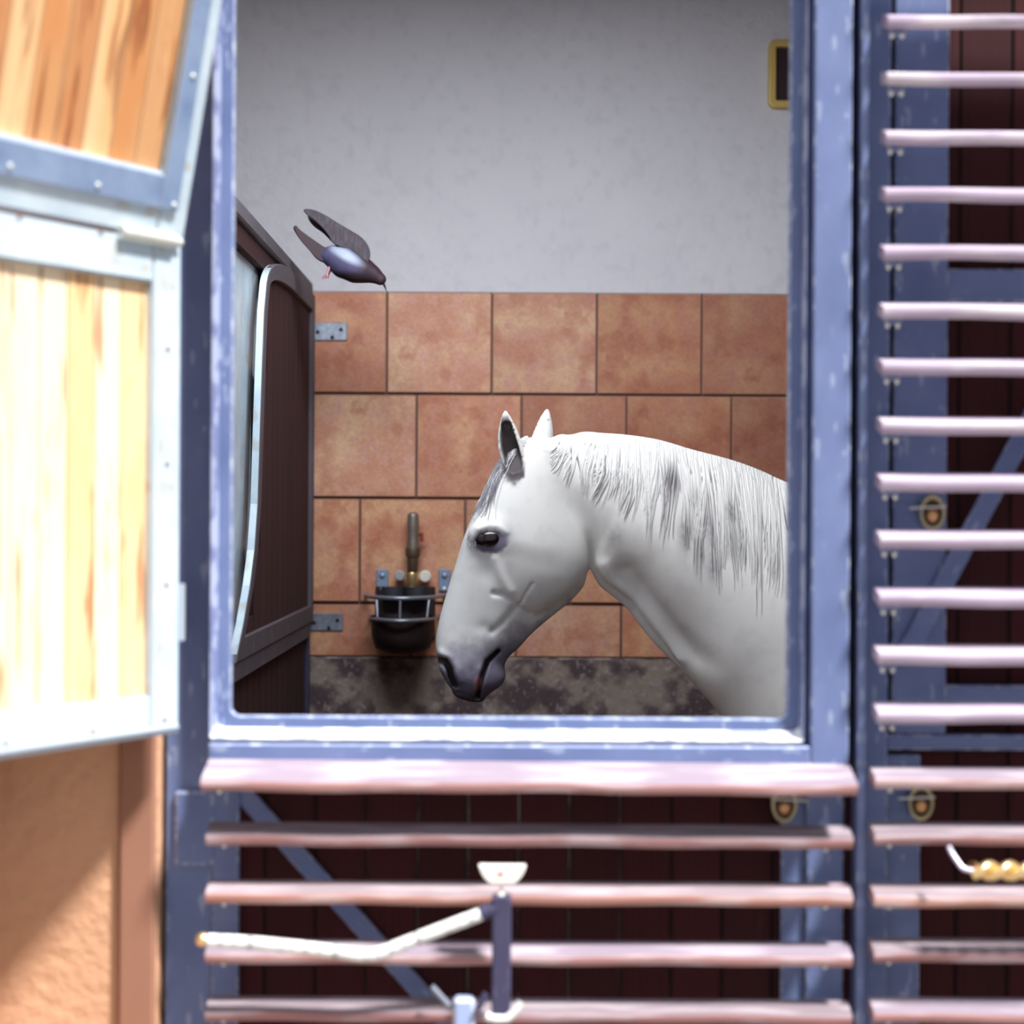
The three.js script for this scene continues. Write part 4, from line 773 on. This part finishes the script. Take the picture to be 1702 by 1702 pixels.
  for (let k = 0; k < 320; k++) {
    const q = r(), tone = r(), L = 0.35 + 0.65 * r(), pts = [], a = [884 - 20 * r(), 738 + 10 * r()], wob = (r() - 0.5) * 8;
    const end = q < 0.62 ? [786 + 10 * r(), 850 + 18 * r()] : [800 + 40 * r(), 850 + 70 * Math.pow(r(), 1.5)], mid = q < 0.62 ? [820 + 8 * r(), 774 + 8 * r()] : [826 + 12 * r(), 790 + 14 * r()], w0 = q < 0.62 ? -12 + 36 * r() : 14 + 24 * r();
    for (let i = 0; i <= 14; i++) {
      const s = i / 14 * L, u = (1 - s) * (1 - s) * a[0] + 2 * s * (1 - s) * mid[0] + s * s * end[0] + wob * s * s, v = (1 - s) * (1 - s) * a[1] + 2 * s * (1 - s) * mid[1] + s * s * end[1];
      // rest on the brow: step away from the head along the outline when the point lies inside
      let uu = u, vv = v, w = w0; for (let it = 0; it < 12; it++) { const f = F3(uu, vv, w); if (f > 1.6) break; const e = 1, gx = F3(uu + e, vv, w) - F3(uu - e, vv, w), gy = F3(uu, vv + e, w) - F3(uu, vv - e, w), gw = F3(uu, vv, w + e) - F3(uu, vv, w - e), l = Math.hypot(gx, gy, gw) || 1, st = Math.min(2.4 - f, 6); uu += gx / l * st; vv += gy / l * st; w += gw / l * st; }
      const [x, y] = toXY(uu, vv); pts.push([x, y, w * U]);
    }
    const base0 = tone < 0.45 ? [0.16, 0.15, 0.19] : tone < 0.7 ? [0.36, 0.35, 0.4] : [0.74, 0.74, 0.73];
    strand(fore, pts, (q < 0.62 ? 0.0027 : 0.0011) * (0.6 + 0.7 * r()), (s) => mix3([0.66, 0.66, 0.67], base0, ss(0.02, 0.3, s)));
  }
  finish(fore, 'forelock');
}

// ------------------------------------------------------------------ the pigeon taking off from the divider
{
  const D = 4.5, U = D / FOCAL, o = P(575, 440, D), t = base('pigeon', 'grey pigeon with raised wings diving past the end of the stall divider', 'bird', [o.x, o.y, o.z]);
  const L = (px, py) => { const q = P(px, py, D); return [q.x - o.x, q.y - o.y]; };
  const S = [[538, 424, 9], [552, 426, 17], [572, 436, 25], [592, 446, 23], [608, 451, 18], [620, 456, 12], [632, 464, 10]].map(([x, y, r]) => [...L(x, y), 0, r * U]);
  const F = (x, y, z) => { let f = 1e3; for (let k = 0; k + 1 < S.length; k++) f = smin(f, cone3(x, y, z * 1.04, S[k], S[k + 1]), 0.012); return f; };
  const ax = (a, b, h) => { const out = []; for (let x = a; x < b; x += h) out.push(x); return out; };
  const g = surfaceNets(F, ax(-0.09, 0.13, 0.0026), ax(-0.075, 0.06, 0.0026), ax(-0.055, 0.055, 0.0026));
  const p = g.attributes.position, col = new Float32Array(p.count * 3), [wx, wy] = L(576, 426);
  for (let i = 0; i < p.count; i++) {
    const x = p.getX(i), y = p.getY(i), a = Math.atan2(-(L(600, 442)[1] - L(556, 416)[1]), L(600, 442)[0] - L(556, 416)[0]);
    const ex = x - wx, ey = y - wy, q = ex * 0.86 - ey * 0.5, r2 = ex * 0.5 + ey * 0.86, n = fbm(mod(x * 9, 1), mod(y * 9, 1), 10, 10, 3, 5);
    let c = mix3([0.06, 0.056, 0.135], [0.085, 0.08, 0.165], n);
    c = mix3(c, [0.03, 0.013, 0.026], ss(L(588, 0)[0], L(612, 0)[0], x + y * 0.35));
    c = mix3(c, [0.035, 0.018, 0.03], ss(L(0, 446)[1], L(0, 458)[1], y) );
    c = mix3(c, [0.34, 0.4, 0.54], ss(1.35, 0.35, Math.hypot(q / 0.05, r2 / 0.016)));
    col.set(c, i * 3);
  }
  g.setAttribute('color', new THREE.BufferAttribute(col, 3));
  part('body', g, std({ vertexColors: true, roughness: 0.6 }), t);
  const blade = (pts, thick, z, name, mat, rot) => { const s = new THREE.Shape(pts.map(([x, y]) => new THREE.Vector2(...L(x, y)))); let q = new THREE.ExtrudeGeometry(s, { depth: thick, bevelEnabled: true, bevelThickness: 0.0025, bevelSize: 0.002, bevelSegments: 2 }); return part(name, q, mat, t, [0, 0, z], rot); };
  const smooth = (pts) => new THREE.CatmullRomCurve3(pts.map(([x, y]) => new THREE.Vector3(x, y, 0)), true, 'catmullrom', 0.5).getPoints(60).map((v) => [v.x, v.y]);
  const wingTex = tex(128, 128, [0.05, 0.05], (u, v) => mix3([46, 38, 48], [80, 74, 84], fbm(u, v, 10, 3, 3, 55)));
  const wingMat = std({ map: wingTex, roughness: 0.7 }), wingMat2 = std({ color: 0x3c2c36, roughness: 0.7 });
  blade(smooth([[612, 436], [615, 424], [612, 411], [602, 398], [585, 387], [563, 374], [540, 360], [522, 352], [508, 351], [511, 357], [524, 367], [537, 379], [547, 391], [556, 405], [572, 413], [590, 419], [602, 430]]), 0.004, 0.016, 'wing', wingMat);
  blade(smooth([[606, 434], [606, 416], [594, 400], [570, 384], [545, 368], [524, 357], [512, 354], [513, 363], [522, 374], [536, 384], [550, 398], [562, 408], [582, 418]]), 0.004, -0.022, 'wing', wingMat2);
  for (const k of [0, 1, 2]) blade(smooth([[545, 418], [532, 408], [515, 396], [500, 385], [489 + k * 1.5, 377], [490 + k, 383], [500, 398], [514, 414], [526, 428], [540, 434]]), 0.003, -0.012 + k * 0.01, 'tail_feather', wingMat2);
  const bk = (a, b, r0, r1) => rod([...L(...a), 0], [...L(...b), 0], r0, r1, 10);
  part('beak', bk([637, 470], [643, 485], 0.0042, 0.0006), M.iron, t);
  for (const z of [0.012, -0.012]) { const leg = part('leg', merge([rod([...L(549, 444), z], [...L(545, 455), z], 0.0045, 0.003), ...[-6, -1, 4].map((q) => rod([...L(545, 455), z], [...L(541 + q, 462), z + q * 0.001], 0.0024, 0.0012))]), std({ color: 0xc08a98, roughness: 0.6 }), t); }
  part('eye', new THREE.SphereGeometry(0.0026, 10, 8), std({ color: 0x6a2a10, roughness: 0.2 }), t, [...L(634, 461), 0.0145]);
}

scene.traverse((o) => { if (o.isMesh) { o.castShadow = true; o.receiveShadow = true; } });
renderer.render(scene, camera);
